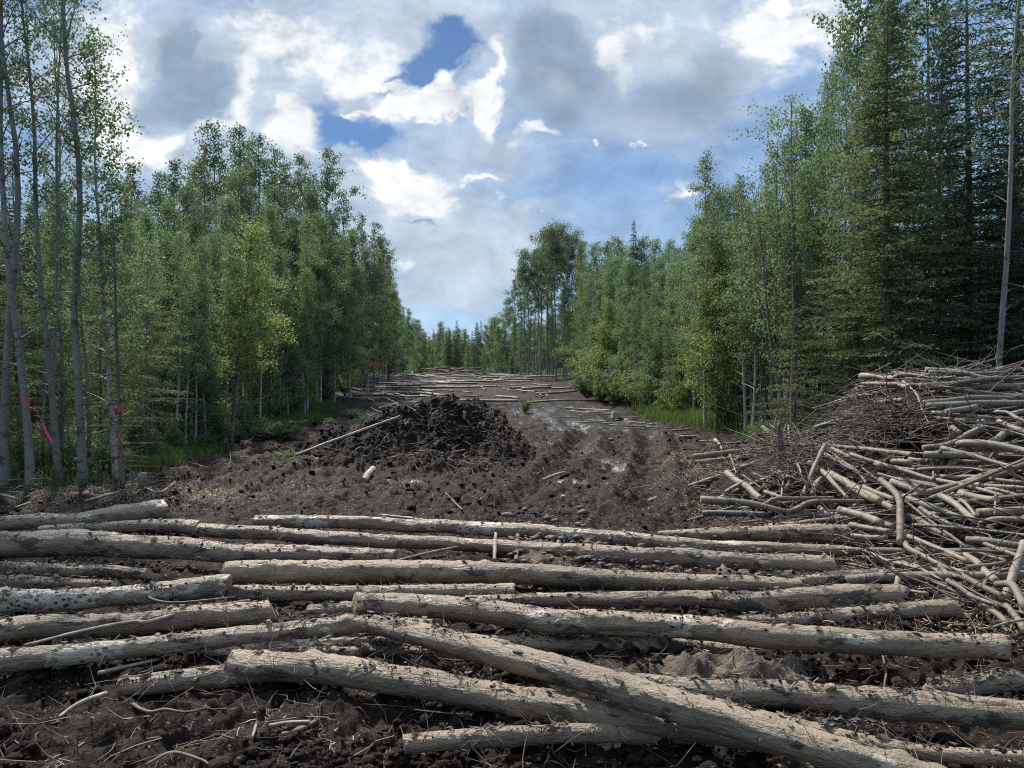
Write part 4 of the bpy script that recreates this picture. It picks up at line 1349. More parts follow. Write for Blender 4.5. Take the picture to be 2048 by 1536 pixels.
LOGS = [
    # (pixels, level, (bare, dark, dry), ends, label)
    ([(-60, 1052, 30), (0, 1047, 30), (150, 1040, 31), (250, 1030, 36), (305, 1023, 41), (333, 1021, 45)], .02, (.50, .26, .85), (0, 1), "pale log with flared sawn butt, topmost on the left of the log road"),
    ([(80, 1064, 22), (200, 1056, 24), (330, 1053, 27), (402, 1056, 30)], .0, (.30, .45, .5), (0, 0), "tan muddy log wedged behind the long crooked log at the left"),
    ([(-60, 1094, 50), (0, 1092, 49), (100, 1089, 50), (185, 1089, 51), (330, 1096, 44), (450, 1105, 38), (600, 1110, 34), (790, 1113, 26)], .05, (.44, .42, .25), (0, 0), "long thick crooked log with crumbly wet top across the left side"),
    ([(400, 1060, 27), (600, 1071, 26), (700, 1079, 26), (880, 1087, 26), (1020, 1092, 28), (1150, 1101, 30), (1344, 1115, 35), (1500, 1124, 35), (1664, 1130, 37)], .04, (.48, .38, .2), (1, 1), "long log with rounded pale left end and frayed thick right end"),
    ([(509, 1043, 24), (750, 1047, 26), (1020, 1061, 28), (1200, 1075, 29), (1344, 1087, 27), (1500, 1095, 24), (1700, 1104, 22)], .03, (.62, .34, .2), (1, 0), "straight log with patches of bare pale bark, rearmost of the log road"),
    ([(1318, 1070, 14), (1464, 1069, 27), (1580, 1069, 34), (1705, 1068, 38)], .03, (.22, .46, .35), (0, 1), "short tapered log with ragged butt at the rear right end of the log road"),
    ([(459, 1146, 46), (700, 1145, 44), (1020, 1148, 41), (1300, 1160, 34), (1600, 1170, 28)], .06, (.27, .36, .15), (1, 0), "thick log with a squarely sawn left end, buried in mud to the right"),
    ([(459, 1185, 28), (700, 1187, 29), (1030, 1183, 27)], .02, (.25, .42, .2), (1, 0), "thin log lying tight under the squarely sawn thick log"),
    ([(930, 1201, 22), (1224, 1200, 29), (1400, 1199, 34), (1524, 1202, 41), (1680, 1196, 46), (1806, 1195, 46)], .03, (.20, .52, .35), (0, 1), "log swelling to a rough bark-covered butt at its right end"),
    ([(710, 1207, 43), (860, 1213, 44), (1020, 1226, 45), (1130, 1244, 46), (1230, 1243, 46), (1400, 1256, 47), (1524, 1270, 48), (1804, 1287, 46), (2010, 1292, 47)], .12, (.50, .42, .35), (1, 1), "very long log with a bow in it, lying above the fork of the crossing logs"),
    ([(1480, 1246, 28), (1700, 1232, 32), (1914, 1217, 36)], .0, (.20, .52, .45), (0, 1), "shaggy log end sticking out beyond the swelling butt at the right"),
    ([(-60, 1198, 44), (100, 1201, 42), (230, 1193, 37), (350, 1183, 39), (456, 1172, 40)], .05, (.74, .36, .3), (0, 1), "birch log with bare white patch full of dark specks at the left"),
    ([(-60, 1162, 28), (60, 1164, 27), (240, 1172, 20)], .0, (.15, .52, .3), (0, 0), "half-buried brown log between the crooked log and the white-patched birch log"),
    ([(-60, 1264, 46), (0, 1263, 46), (250, 1247, 45), (400, 1234, 44), (545, 1222, 43)], .03, (.28, .38, .2), (0, 1), "grey log under the thin peeled branch, dark cut end in the gap"),
    ([(-60, 1326, 46), (0, 1322, 45), (120, 1312, 42), (250, 1299, 38), (400, 1282, 37), (550, 1264, 37), (710, 1248, 38), (860, 1256, 34)], .05, (.55, .40, .5), (0, 0), "speckled log with an orange scraped patch running up under the crossing logs"),
    ([(402, 1303, 26), (560, 1293, 24), (750, 1283, 22), (850, 1285, 20)], .0, (.66, .36, .3), (1, 0), "small pale log with a white cut end beneath the speckled log"),
    ([(600, 1302, 18), (800, 1302, 20), (1000, 1306, 20)], .0, (.30, .45, .2), (0, 0), "thin dark log low behind the big bark-ringed log"),
    ([(980, 1284, 26), (1100, 1287, 33), (1300, 1290, 36), (1520, 1305, 22)], .0, (.22, .45, .25), (0, 0), "short forked log in the hollow below the bowed log"),
    ([(745, 1248, 34, .10), (890, 1279, 46, .14), (1020, 1316, 52, .15), (1224, 1372, 57, .16), (1424, 1433, 60, .16), (1624, 1494, 62, .14), (1800, 1545, 62, .12), (1990, 1610, 64, .08)], .14, (.40, .40, .2), (0, 0), "big smooth log slanting across the front of the log road"),
    ([(466, 1328, 53), (550, 1333, 55), (700, 1347, 56), (860, 1369, 57), (1020, 1398, 57), (1224, 1432, 54), (1424, 1462, 48), (1560, 1486, 44)], .03, (.25, .38, .2), (1, 0), "big bark-ringed log with blunt left end passing under the slanting log"),
    ([(242, 1374, 36), (300, 1370, 41), (470, 1350, 42), (640, 1338, 40)], .0, (.34, .36, .3), (1, 0), "short stub of log poking out of the dirt behind the bark-ringed log"),
    ([(810, 1490, 36), (1020, 1472, 37), (1200, 1465, 36), (1420, 1470, 34)], .0, (.20, .30, .25), (1, 0), "small log with pale sawn end lying on the dirt nearest the viewer"),
    ([(1240, 1358, 30), (1394, 1380, 46), (1524, 1380, 53), (1724, 1400, 58), (1900, 1418, 57), (2044, 1433, 55), (2120, 1442, 55)], .03, (.40, .42, .7), (0, 0), "thick tan log running out beside the slanting log to the right edge"),
    ([(1250, 1366, 24), (1424, 1407, 26), (1624, 1462, 28), (1824, 1501, 29), (2060, 1520, 30), (2120, 1524, 30)], .06, (.26, .36, .3), (0, 0), "slim log squeezed against the upper side of the slanting log"),
    ([(1856, 1380, 26), (1950, 1369, 35), (2060, 1357, 37), (2120, 1350, 38)], .0, (.34, .30, .8), (1, 0), "dry pale log end lying on the wood chips near the right edge"),
    ([(1540, 1446, 22), (1700, 1452, 20), (1800, 1458, 16)], .0, (.2, .55, .2), (0, 0), "thin dark stick-like log in the shadow below the thick tan log"),
    ([(620, 1225, 30), (760, 1222, 30), (900, 1226, 28)], .0, (.12, .6, .1), (0, 0), "dark log end in the black gap under the thin log"),
    ([(-60, 1135, 24), (120, 1140, 26), (300, 1148, 22)], .0, (.10, .62, .2), (0, 0), "mud-buried dark log under the long crooked log"),
    ([(1100, 1168, 24), (1400, 1180, 26), (1715, 1156, 30), (1772, 1155, 32)], .0, (.18, .55, .45), (0, 1), "mud-covered log with a pale split top near the right end"),
]
TOPS = []
for i, (pix, lev, colr, ends, lab) in enumerate(LOGS):
    P, rr = log_on_ground(pix, lev)
    o = make_log("log", P, rr, 28, 40 + i, M_log, colr, rough=0.085, step=0.018, ends=ends, knots=4)
    tag(o, lab, "log", "logs of the corduroy road")
    C = resample(np.column_stack([P, rr]), 80)
    TOPS.append(C)
    for k in range(R.choice([1, 2, 2])):
        c = C[R.randrange(6, 74)]
        a = R.gauss(-.5, .8)
        d = np.array([R.uniform(-.4, .4), -math.sin(-a), math.cos(a)])
        d /= np.linalg.norm(d)
        b = make_log("branch_stub", [c[:3] + d * c[3] * .7, c[:3] + d * (c[3] + R.uniform(.004, .020))], [c[3] * R.uniform(.38, .5), c[3] * R.uniform(.16, .26)], 9, 4000 + i * 7 + k, M_log, (.1, .5, .3), rough=.2, step=.012, ends=(0, 1))
        b.parent = o
        b.matrix_parent_inverse = o.matrix_world.inverted()

# branches and sticks lying about the near logs
STICKS = [
    ([(48, 1291, 5), (190, 1257, 7), (268, 1243, 7), (300, 1243, 8), (400, 1216, 8), (500, 1201, 5)], .13, M_palewood, "long thin peeled branch leaning across the grey log at the left"),
    ([(195, 1347, 8), (250, 1334, 8), (320, 1318, 5)], .02, M_palewood, "peeled crooked stick under the speckled log"),
    ([(118, 1434, 6), (160, 1405, 8), (215, 1386, 9)], .02, M_palewood, "bent pale stick on the dirt below the short log stub"),
    ([(232, 1385, 6), (258, 1402, 8), (275, 1415, 8), (300, 1424, 7), (330, 1419, 7), (372, 1424, 5), (420, 1414, 4)], .0, M_root, "thick brown root snaking over the dirt below the short log stub"),
    ([(538, 1452, 9), (575, 1445, 8), (620, 1443, 6)], .02, M_palewood, "short scarred stick on the dirt below the bark-ringed log"),
    ([(563, 1470, 10), (600, 1458, 9), (632, 1442, 8)], .0, M_root, "short brown branch fork beside the scarred stick"),
    ([(290, 1530, 6), (345, 1505, 7), (400, 1518, 5), (420, 1530, 4)], .0, M_root, "arched root at the very bottom of the dirt"),
    ([(505, 1475, 5), (512, 1450, 5)], .03, M_palewood, "small upright chip of pale wood in the dirt"),
    ([(992, 1066, 6), (990, 1090, 7), (988, 1120, 7)], .12, M_midlog, "splintered pale stake standing between two long logs"),
    ([(1035, 1070, 9), (1032, 1122, 8)], .06, M_root, "dark broken stake beside the splintered pale stake"),
    ([(1515, 1150, 8), (1530, 1180, 7)], .08, M_palewood, "flat splinter leaning on the bowed mud-covered log"),
    ([(1765, 1310, 4), (1772, 1345, 4), (1768, 1375, 3)], .06, M_root, "thin upright twig in the hollow below the bowed log"),
    ([(760, 1030, 5), (900, 1045, 6), (1010, 1052, 4)], .03, M_palewood, "thin whip of wood lying behind the rearmost straight log"),
    ([(470, 1195, 4), (330, 1205, 5), (255, 1172, 4)], .1, M_root, "thin curved root hanging over the white-patched birch log"),
    ([(780, 1125, 4), (860, 1105, 5), (925, 1092, 4)], .08, M_palewood, "split sliver lying on the crooked log's mud"),
]
for i, (pix, lev, mt, lab) in enumerate(STICKS):
    P, rr = log_on_ground(pix, lev)
    o = make_log("stick", P, rr, 7, 300 + i, mt, (.3, .4, .3), rough=.32, step=.02, ends=(0, 0), knots=5)
    tag(o, lab, "stick")

# ------------------------------------------------------------------ the brush pile
CR = {'A': (1700, 720, 5.885), 'B': (1700, 960, 5.12), 'C': (1380, 820, 5.389)}
PILE = [
    ('A', [(140, 190), (230, 190), (380, 215), (500, 220), (600, 175), (740, 178), (920, 205), (1080, 215), (1240, 195)], 78, 30, "crooked pole with a sawn end jutting out at the top of the brush pile"),
    ('A', [(890, 115), (1150, 130), (1330, 150), (1550, 200), (1700, 215)], 72, 42, "topmost pole of the brush pile, shaggy at its thick end"),
    ('A', [(1570, 165), (1800, 130), (2060, 105), (2300, 80)], 36, 42, "smooth pale pole rising along the very top of the brush pile"),
    ('A', [(1150, 290), (1400, 255), (1700, 225), (2060, 215), (2300, 210)], 55, 72, "scaly-barked pole in the second layer of the brush pile's top"),
    ('A', [(150, 280), (300, 275), (500, 290), (680, 320)], 46, 55, "pole with a splintered end just below the crooked top pole"),
    ('A', [(820, 310), (1000, 300), (1400, 305), (2060, 310), (2300, 315)], 80, 95, None),
    ('A', [(1240, 345), (1390, 330), (1520, 365), (1640, 385), (1900, 380)], 20, 14, None),
    ('A', [(860, 520), (1100, 500), (1300, 470), (1500, 450), (2060, 455), (2300, 460)], 95, 60, "thick pale pole with cracked bark halfway up the brush pile"),
    ('A', [(900, 550), (1500, 515), (2060, 520), (2300, 520)], 95, 100, None),
    ('A', [(1130, 605), (1250, 590), (1490, 555)], 60, 75, "short broken pole with a torn orange end in the brush pile"),
    ('A', [(970, 620), (1300, 650), (1600, 680), (2060, 720), (2300, 740)], 50, 55, None),
    ('A', [(1700, 610), (1850, 620), (1950, 680), (2060, 725), (2250, 790)], 42, 50, None),
    ('A', [(1050, 690), (1200, 690), (1500, 600), (1700, 590), (1950, 550)], 18, 14, None),
    ('A', [(700, 860), (950, 780), (1250, 735), (1700, 745), (1850, 770)], 24, 12, "long thin grey branch arching over the middle of the brush pile"),
    ('A', [(860, 1035), (1100, 1010), (1250, 960), (1400, 870), (1570, 800)], 70, 85, "pole slanting steeply up through the middle of the brush pile"),
    ('A', [(1180, 1010), (1400, 975), (1700, 1000), (2060, 1070), (2300, 1120)], 90, 95, "thick pale log end at mid height of the brush pile"),
    ('A', [(1080, 1040), (1300, 1090), (1500, 1140), (1700, 1200), (1900, 1250)], 72, 46, "sunlit yellowish pole with a cleanly cut tip in the brush pile"),
    ('A', [(620, 250), (720, 340), (800, 430), (850, 580), (930, 750)], 38, 14, "dark branch hanging down from the top poles of the brush pile"),
    ('A', [(760, 360), (850, 480), (900, 640)], 20, 12, None),
    ('A', [(0, 925), (100, 970), (250, 960), (700, 970), (980, 970)], 28, 22, None),
    ('A', [(0, 1020), (300, 1045), (600, 1085), (900, 1100), (1080, 1070)], 38, 40, None),
    ('A', [(0, 1110), (200, 1180), (500, 1260), (750, 1290), (950, 1275), (1400, 1275), (1600, 1310)], 62, 24, None),
    ('A', [(300, 1210), (600, 1290), (900, 1390), (1200, 1450), (1500, 1520), (1800, 1600)], 62, 50, None),
    ('A', [(1300, 1290), (1750, 1300), (2060, 1310), (2300, 1310)], 40, 40, None),
    ('A', [(1180, 1160), (1350, 1190), (1550, 1195)], 42, 38, None),
    ('A', [(500, 1195), (620, 1200), (720, 1215)], 70, 78, "short log with a round cut end under the long poles of the pile"),
    ('A', [(700, 1170), (780, 1185), (870, 1190)], 60, 66, "smaller round cut log end beside another under the long poles"),
    ('A', [(1760, 985), (1700, 1080), (1640, 1160)], 34, 28, None),
    ('A', [(1550, 1050), (1500, 1150), (1450, 1250)], 30, 26, None),
    ('A', [(970, 1170), (980, 1300), (985, 1410)], 38, 30, "stubby upright stick in front of the long poles of the pile"),
    ('A', [(330, 1340), (600, 1410), (900, 1470), (1200, 1520), (1500, 1560)], 40, 34, None),
    ('A', [(290, 510), (450, 490), (640, 470)], 55, 62, None),
    ('A', [(1500, 760), (1800, 820), (2060, 890), (2250, 940)], 26, 24, None),
    ('A', [(1740, 720), (1900, 790), (2060, 850), (2300, 930)], 66, 74, None),
    ('A', [(1450, 770), (1620, 860), (1700, 910)], 16, 12, None),
    ('A', [(1340, 1440), (1600, 1480), (2060, 1500), (2300, 1510)], 62, 60, None),
    ('A', [(480, 1450), (700, 1470), (880, 1510)], 88, 80, None),
    ('A', [(1200, 790), (1290, 860)], 66, 60, "stump end pointing out of the twig tangle in the pile"),
    ('A', [(1600, 590), (1800, 570), (2060, 540), (2200, 520)], 26, 22, None),
    ('A', [(1900, 640), (2060, 600), (2300, 560)], 60, 60, None),
    ('A', [(1650, 1400), (1850, 1430), (2080, 1450)], 50, 55, None),
    ('A', [(1000, 1360), (1200, 1380), (1450, 1370), (1700, 1400)], 55, 40, None),
    ('B', [(320, 0), (420, 90), (500, 185), (518, 300), (512, 450), (508, 640)], 66, 74, "pale yellowish bent pole standing out in the front of the brush pile"),
    ('B', [(0, 60), (150, 160), (300, 220), (450, 300)], 76, 70, None),
    ('B', [(0, 330), (150, 390), (330, 440), (445, 485)], 70, 66, "pole snapped to a yellow splintered tip behind the bent pale pole"),
    ('B', [(10, 460), (200, 495), (420, 530)], 60, 58, None),
    ('B', [(20, 570), (200, 590), (380, 590)], 50, 48, "reddish short pole just behind the ragged log butt"),
    ('B', [(580, 370), (750, 440), (900, 530), (1040, 580)], 80, 60, "smooth grey pole with a white splintered tip in front of the pile"),
    ('B', [(640, 460), (900, 475), (1200, 500), (1500, 530), (1780, 560), (1900, 570)], 34, 30, None),
    ('B', [(720, 290), (900, 400), (1100, 480), (1300, 520)], 62, 50, None),
    ('B', [(930, 160), (1060, 230), (1180, 330), (1280, 420)], 72, 66, "pole with a stripped white patch and a dark knot in the pile's front"),
    ('B', [(1050, 140), (1180, 240), (1290, 370)], 40, 36, None),
    ('B', [(800, 120), (980, 160), (1050, 210)], 62, 58, None),
    ('B', [(1120, 140), (1350, 190), (1500, 200)], 82, 76, None),
    ('B', [(1330, 440), (1480, 402), (1790, 415), (2000, 420)], 40, 88, "grey log whose splintered end points out at the pile's right edge"),
    ('B', [(1200, 610), (1400, 625), (1780, 680), (1950, 700)], 72, 78, None),
    ('B', [(600, 580), (800, 660), (1000, 740), (1200, 830)], 56, 50, None),
    ('B', [(1180, 770), (1300, 850), (1400, 960), (1500, 1040)], 72, 84, "pale birch pole sloping down the right foot of the pile"),
    ('B', [(1500, 1070), (1660, 1075), (1740, 1200), (1790, 1300)], 70, 78, "yellowish forked branch at the right foot of the pile"),
    ('B', [(140, 720), (300, 790), (400, 830), (600, 880), (750, 920), (950, 1030)], 34, 26, None),
    ('B', [(400, 840), (470, 940), (540, 990)], 40, 34, None),
    ('B', [(492, 1000), (478, 1110)], 52, 50, "stubby pale stick standing up behind the shaggy log butt"),
    ('B', [(930, 880), (1000, 960), (1150, 1000)], 60, 50, None),
    ('B', [(1000, 1030), (1150, 1120), (1250, 1190), (1500, 1280)], 52, 40, None),
    ('B', [(1170, 990), (1350, 1090), (1550, 1190)], 64, 66, None),
    ('B', [(640, 1130), (820, 1110), (1000, 1150), (1200, 1210), (1480, 1270)], 22, 18, "long thin whip bowed along the foot of the pile"),
    ('B', [(500, 1090), (650, 1140), (800, 1160)], 38, 30, None),
    ('B', [(1370, 1300), (1500, 1370), (1600, 1460)], 60, 62, None),
    ('B', [(1600, 1290), (1720, 1420), (1790, 1540)], 66, 72, None),
    ('B', [(1460, 1510), (1620, 1460), (1790, 1430), (1950, 1420)], 26, 28, None),
    ('B', [(300, 770), (430, 765), (560, 740)], 22, 18, None),
    ('B', [(400, 830), (560, 800), (720, 760)], 22, 18, None),
    ('B', [(1200, 890), (1450, 870), (1590, 840)], 42, 34, None),
    ('B', [(1480, 850), (1470, 950)], 32, 30, None),
    ('B', [(1520, 930), (1790, 900), (1950, 890)], 40, 42, None),
    ('B', [(420, 20), (600, 80), (760, 130)], 82, 80, None),
    ('B', [(120, 70), (300, 140), (450, 200)], 60, 56, None),
    ('B', [(550, 170), (700, 230), (900, 300), (1150, 400)], 72, 66, None),
    ('B', [(500, 0), (900, 60), (1200, 100), (1330, 120), (1450, 95), (1700, 160), (1850, 200)], 62, 38, "pole with a kink and forked thin end across the pile's front"),
    ('B', [(1480, 350), (1486, 250), (1492, 130)], 26, 20, None),
    ('B', [(560, 640), (600, 700), (750, 780), (950, 880), (1200, 950)], 60, 46, None),
    ('B', [(1370, 1090), (1385, 1050), (1405, 1015)], 36, 34, None),
    ('B', [(640, 580), (760, 640), (900, 700), (1150, 770)], 40, 34, None),
    ('B', [(760, 1000), (900, 1060), (1050, 1130), (1300, 1250)], 40, 36, None),
    ('B', [(1300, 620), (1500, 700), (1790, 800)], 46, 50, None),
    ('B', [(1250, 720), (1450, 790), (1600, 830)], 40, 40, None),
    ('C', [(1460, 420), (1650, 560), (1800, 660), (1900, 790)], 40, 26, None),
    ('C', [(1500, 690), (1700, 800), (1900, 900), (2060, 980)], 92, 86, "stout grey pole running down from the dark hole in the pile"),
    ('C', [(400, 680), (530, 780), (640, 850), (760, 960)], 78, 72, "pale peeling pole slanting down at the near tip of the pile"),
    ('C', [(890, 660), (1050, 720), (1200, 780), (1350, 820)], 66, 60, "light-barked pole with a cut end in front of the black snag"),
    ('C', [(1020, 870), (1080, 780), (1150, 670)], 50, 56, None),
    ('C', [(1440, 710), (1360, 800), (1320, 920)], 56, 62, None),
    ('C', [(1300, 570), (1450, 680), (1550, 790), (1700, 950)], 66, 40, None),
    ('C', [(370, 900), (480, 830), (600, 770)], 52, 46, None),
    ('C', [(680, 680), (850, 750)], 18, 14, None), ('C', [(570, 700), (770, 840)], 18, 14, None), ('C', [(900, 680), (760, 860)], 18, 14, None),
    ('C', [(1620, 1080), (1850, 1140), (2060, 1220)], 88, 84, None),
    ('C', [(1530, 420), (1700, 500), (1900, 570), (2060, 600)], 56, 52, None),
    ('C', [(1400, 450), (1600, 560), (1850, 700)], 52, 44, None),
    ('C', [(1015, 690), (1000, 800), (980, 1000)], 26, 20, None),
    ('C', [(1400, 1050), (1500, 1130)], 50, 40, None),
    ('C', [(800, 880), (900, 915), (1000, 950)], 46, 42, None),
    ('C', [(140, 1110), (400, 1115), (800, 1130)], 55, 66, "reddish broken log under the forked log at the tip of the pile"),
    ('C', [(430, 480), (465, 580), (500, 680)], 22, 18, "thin pale stick propped against the stacked small logs"),
    ('C', [(780, 190), (930, 280), (1090, 360), (1500, 385), (2060, 440), (2400, 480)], 40, 44, "long pole reaching across behind the black snag into the pile"),
    ('C', [(830, 130), (930, 210)], 13, 11, None),
    ('C', [(1060, 150), (1070, 320), (1130, 500), (1200, 680)], 26, 16, "thin leaning stem rising out of the dark hole in the pile"),
]
GP = "poles and branches heaped in the brush pile"
GENL = "grey-barked pole lying in the tangle of the brush pile"


def on_pile(pix, lift):
    P, rr = [], []
    for (u, v, wd) in pix:
        p = hit(u, v, lift=lift, d0=3.0, d1=40)
        rr.append(wd / FPX * p[1] / 2)
        P.append(p)
    P = np.array(P)
    if len(P) > 2:                               # keep poles stiff in depth
        s = np.linspace(0, 1, len(P))
        k = np.polyfit(s, P[:, 1], 1)
        want = np.polyval(k, s) * .88 + P[:, 1] * .12
        P = np.array([p * 0 + np.array([p[0] * q / p[1], q, HC + (p[2] - HC) * q / p[1]]) for p, q in zip(P, want)])
    return P, rr


for i, (cr, pts, w0, w1, lab) in enumerate(PILE):
    ox, oy, sc = CR[cr]
    n = len(pts)
    pix = [(ox + x / sc, oy + y / sc, (w0 + (w1 - w0) * k / (n - 1)) / sc) for k, (x, y) in enumerate(pts)]
    wd = max(w0, w1) / sc
    P, rr = on_pile(pix, 0.07 + 0.10 * ((i * .618) % 1))
    colr = (R.uniform(0, 1), R.choice([.15, .25, .35, .5, .62]), R.choice([0, 0, .0, .35, .6]))
    o = make_log("pole", P, rr, 10 if wd > 7 else 6, 500 + i, M_pole, colr, rough=.07, step=.05, ends=(wd > 9, wd > 9), knots=2 if wd > 5 else 0)
    tag(o, lab or GENL, "pole", GP)

# the forked log at the tip of the pile, one piece with its two arms
ox, oy, sc = CR['C']
def cpix(pts, w0, w1):
    n = len(pts)
    return [(ox + x / sc, oy + y / sc, (w0 + (w1 - w0) * k / (n - 1)) / sc) for k, (x, y) in enumerate(pts)]
dref = hit(1500, 1022, .16)[1]
def flatpix(pix, d0, d1):
    P, rr = [], []
    for k, (u, v, wd) in enumerate(pix):
        d = d0 + (d1 - d0) * k / (len(pix) - 1)
        P.append(at(u, v, d)); rr.append(wd / FPX * d / 2)
    return P, rr
P, rr = flatpix(cpix([(120, 965), (300, 980), (600, 1005), (800, 1040), (1000, 1085), (1250, 1110), (1650, 1210)], 84, 46), dref - .1, dref - .45)
fork = make_log("forked_log", P, rr, 14, 777, M_pole, (.2, .2, .15), ends=(1, 0), rough=.05, knots=3)
tag(fork, "forked grey log with reddish sawn butt at the near tip of the pile", "log")
for k, (pts, w0, w1, da, db) in enumerate([([(1100, 1090), (1200, 1050), (1270, 1005), (1400, 985), (1700, 985), (2060, 990), (2450, 1010)], 72, 40, -.36, -.5), ([(800, 1025), (860, 990), (930, 957), (1200, 952), (1550, 945)], 56, 34, -.22, -.3)]):
    P, rr = flatpix(cpix(pts, w0, w1), dref + da, dref + db)
    b = make_log("branch", P, rr, 10, 780 + k, M_pole, (.2, .5, .1), ends=(0, 0), rough=.07)
    mw = b.matrix_world.copy()
    b.parent = fork
    b.matrix_parent_inverse = fork.matrix_world.inverted()
    b.matrix_world = mw

# black snag and leaning props
def prop_stick(pts, w0, w1, d0, d1, lab, mat, colr, name="pole"):
    P, rr = flatpix(cpix(pts, w0, w1), d0, d1)
    o = make_log(name, P, rr, 9, int(pts[0][0]) + 900, mat, colr, rough=.12, step=.05, ends=(0, 0), knots=2)
    tag(o, lab, "pole" if name == "pole" else "snag")
    return o
dd = hit(1560, 935)[1]
prop_stick([(955, 145), (965, 260), (985, 400), (1015, 600)], 30, 95, dd, dd, "black broken snag standing upright at the near edge of the pile", M_twig, (.1, .6, 0), "snag")
prop_stick([(1460, 372), (1370, 560), (1280, 760), (1215, 930)], 54, 44, hit(1650, 890, .1)[1] - .6, hit(1605, 992, .1)[1], "brown bare pole propped steeply against the pile's near face", M_pole, (.1, .55, .8))
P, rr = [], []
for (x, y, wd) in [(1790, 640, 92), (1700, 900, 92), (1640, 1060, 88), (1580, 1235, 80)]:
    d = np.interp(y, [640, 1235], [5.6, 5.3])
    u, v = 1700 + x / 5.12, 960 + y / 5.12
    P.append(at(u, v, d)); rr.append(wd / 5.12 / FPX * d / 2)
o = make_log("pole", P, rr, 12, 991, M_pole, (.2, .3, .5), rough=.08, ends=(0, 0), knots=3)
tag(o, "grey pole standing steeply on the right foot of the pile", "pole")

# poles underneath that fill the tangle
for i in range(150):
    y = R.uniform(5.2, 12.4)
    xb = float(np.interp(y, [4, 6, 8, 9.5, 11, 13], [3.25, 3.1, 3.0, 2.75, 2.75, 3.3]))
    x = xb + R.uniform(0.25, 4.2)
    if x / y > .80 or (y > 8.3 and 3.4 < x < 5.5):
        continue
    ln = R.uniform(0.9, 3.2)
    rr0 = R.choice([.012, .016, .022, .03, .036, .042])
    az = R.gauss(-.35, .38) if R.random() < .8 else R.uniform(-1.5, 1.5)
    P = []
    for s in np.linspace(-.5, .5, 5):
        xx, yy = x + math.cos(az) * ln * s, y + math.sin(az) * ln * s
        P.append([xx, yy, surf(xx, yy)])
    P = np.array(P)
    zf = np.polyval(np.polyfit(np.arange(5), P[:, 2], 1), np.arange(5))
    P[:, 2] = zf * .95 + P[:, 2] * .05 + R.uniform(-.2, .12) + rr0
    P += np.random.default_rng(i).normal(size=P.shape) * rr0 * .25
    o = make_log("pole", P, np.linspace(rr0, rr0 * R.uniform(.5, .95), 5), 7, 1200 + i, M_pole, (R.random(), R.choice([.25, .4, .55, .7]), R.choice([0, 0, .5])), rough=.08, step=.08, ends=(rr0 > .03, rr0 > .03), knots=1)
    tag(o, GENL, "pole", GP)

# added core under the poles: dark backing that paints shade into the gaps
xs, ys = np.linspace(2.4, 11, 190), np.linspace(4.0, 14.2, 200)
X, Y = np.meshgrid(xs, ys)
Z = ground(X, Y) + heap_h(X, Y) - .20 + .10 * fbm(X * 2.5, Y * 2.5, oct=4, seed=400)
V = np.stack([X, Y, Z], -1).reshape(-1, 3)
i = np.arange(len(ys) - 1)[:, None] * len(xs) + np.arange(len(xs) - 1)[None, :]
o = obj("pile_backing", qmesh("pile_backing", V, np.stack([i, i + 1, i + len(xs) + 1, i + len(xs)], -1).reshape(-1, 4), True), M_heap)
tag(o, "dark backing added underneath the brush pile as shade for the gaps between poles", "bark mound")


def strands(name, spots, mat, label, seed, sides=3):
    """Loose twigs and fibres; spots: list of (sampler, count, length range, radius range, up)."""
    rs = np.random.default_rng(seed)
    acc = Acc()
    for samp, n, (l0, l1), (r0, r1), up in spots:
        for k in range(n):
            p = samp(rs)
            if p is None:
                continue
            L = rs.uniform(l0, l1)
            d = rs.normal(size=3)
            d[2] = d[2] * .25 + up * rs.uniform(0, 1)
            d /= np.linalg.norm(d)
            bend = rs.normal(size=3) * .35
            s = np.linspace(0, 1, 4)[:, None]
            pts = p + d * L * (s - .2) + bend * L * (s - .2) ** 2 + rs.normal(size=(4, 3)) * L * .03
            r = rs.uniform(r0, r1)
            acc.tube(pts, np.array([r, r * .9, r * .7, r * .3]), sides)
    o = obj(name, acc.mesh(name, True), mat)
    tag(o, label, kind='stuff')
    return o


def twig_mass(rs):
    u, v = rs.normal(1765, 40), rs.normal(842, 20)
    if v < 775 or u < 1685:
        return None
    return hit(u, v, lift=rs.uniform(0, .22), d0=5, d1=20)


def over_pile(rs):
    y = rs.uniform(5, 12)
    x = rs.uniform(2.6, 7.5)
    return np.array([x, y, surf(x, y) + rs.uniform(-.02, .16)])


def snag_tangle(rs):
    u, v = rs.normal(1590, 22), rs.normal(925, 28)
    return hit(u, v, lift=rs.uniform(0, .3), d0=5, d1=20)


strands("brushwood", [(twig_mass, 600, (.25, 1.0), (.004, .010), .15), (over_pile, 800, (.25, 1.4), (.004, .011), .08), (snag_tangle, 130, (.2, .8), (.004, .01), .2)], M_twig, "tangle of dead brown twigs over the brush pile", 77, 4)

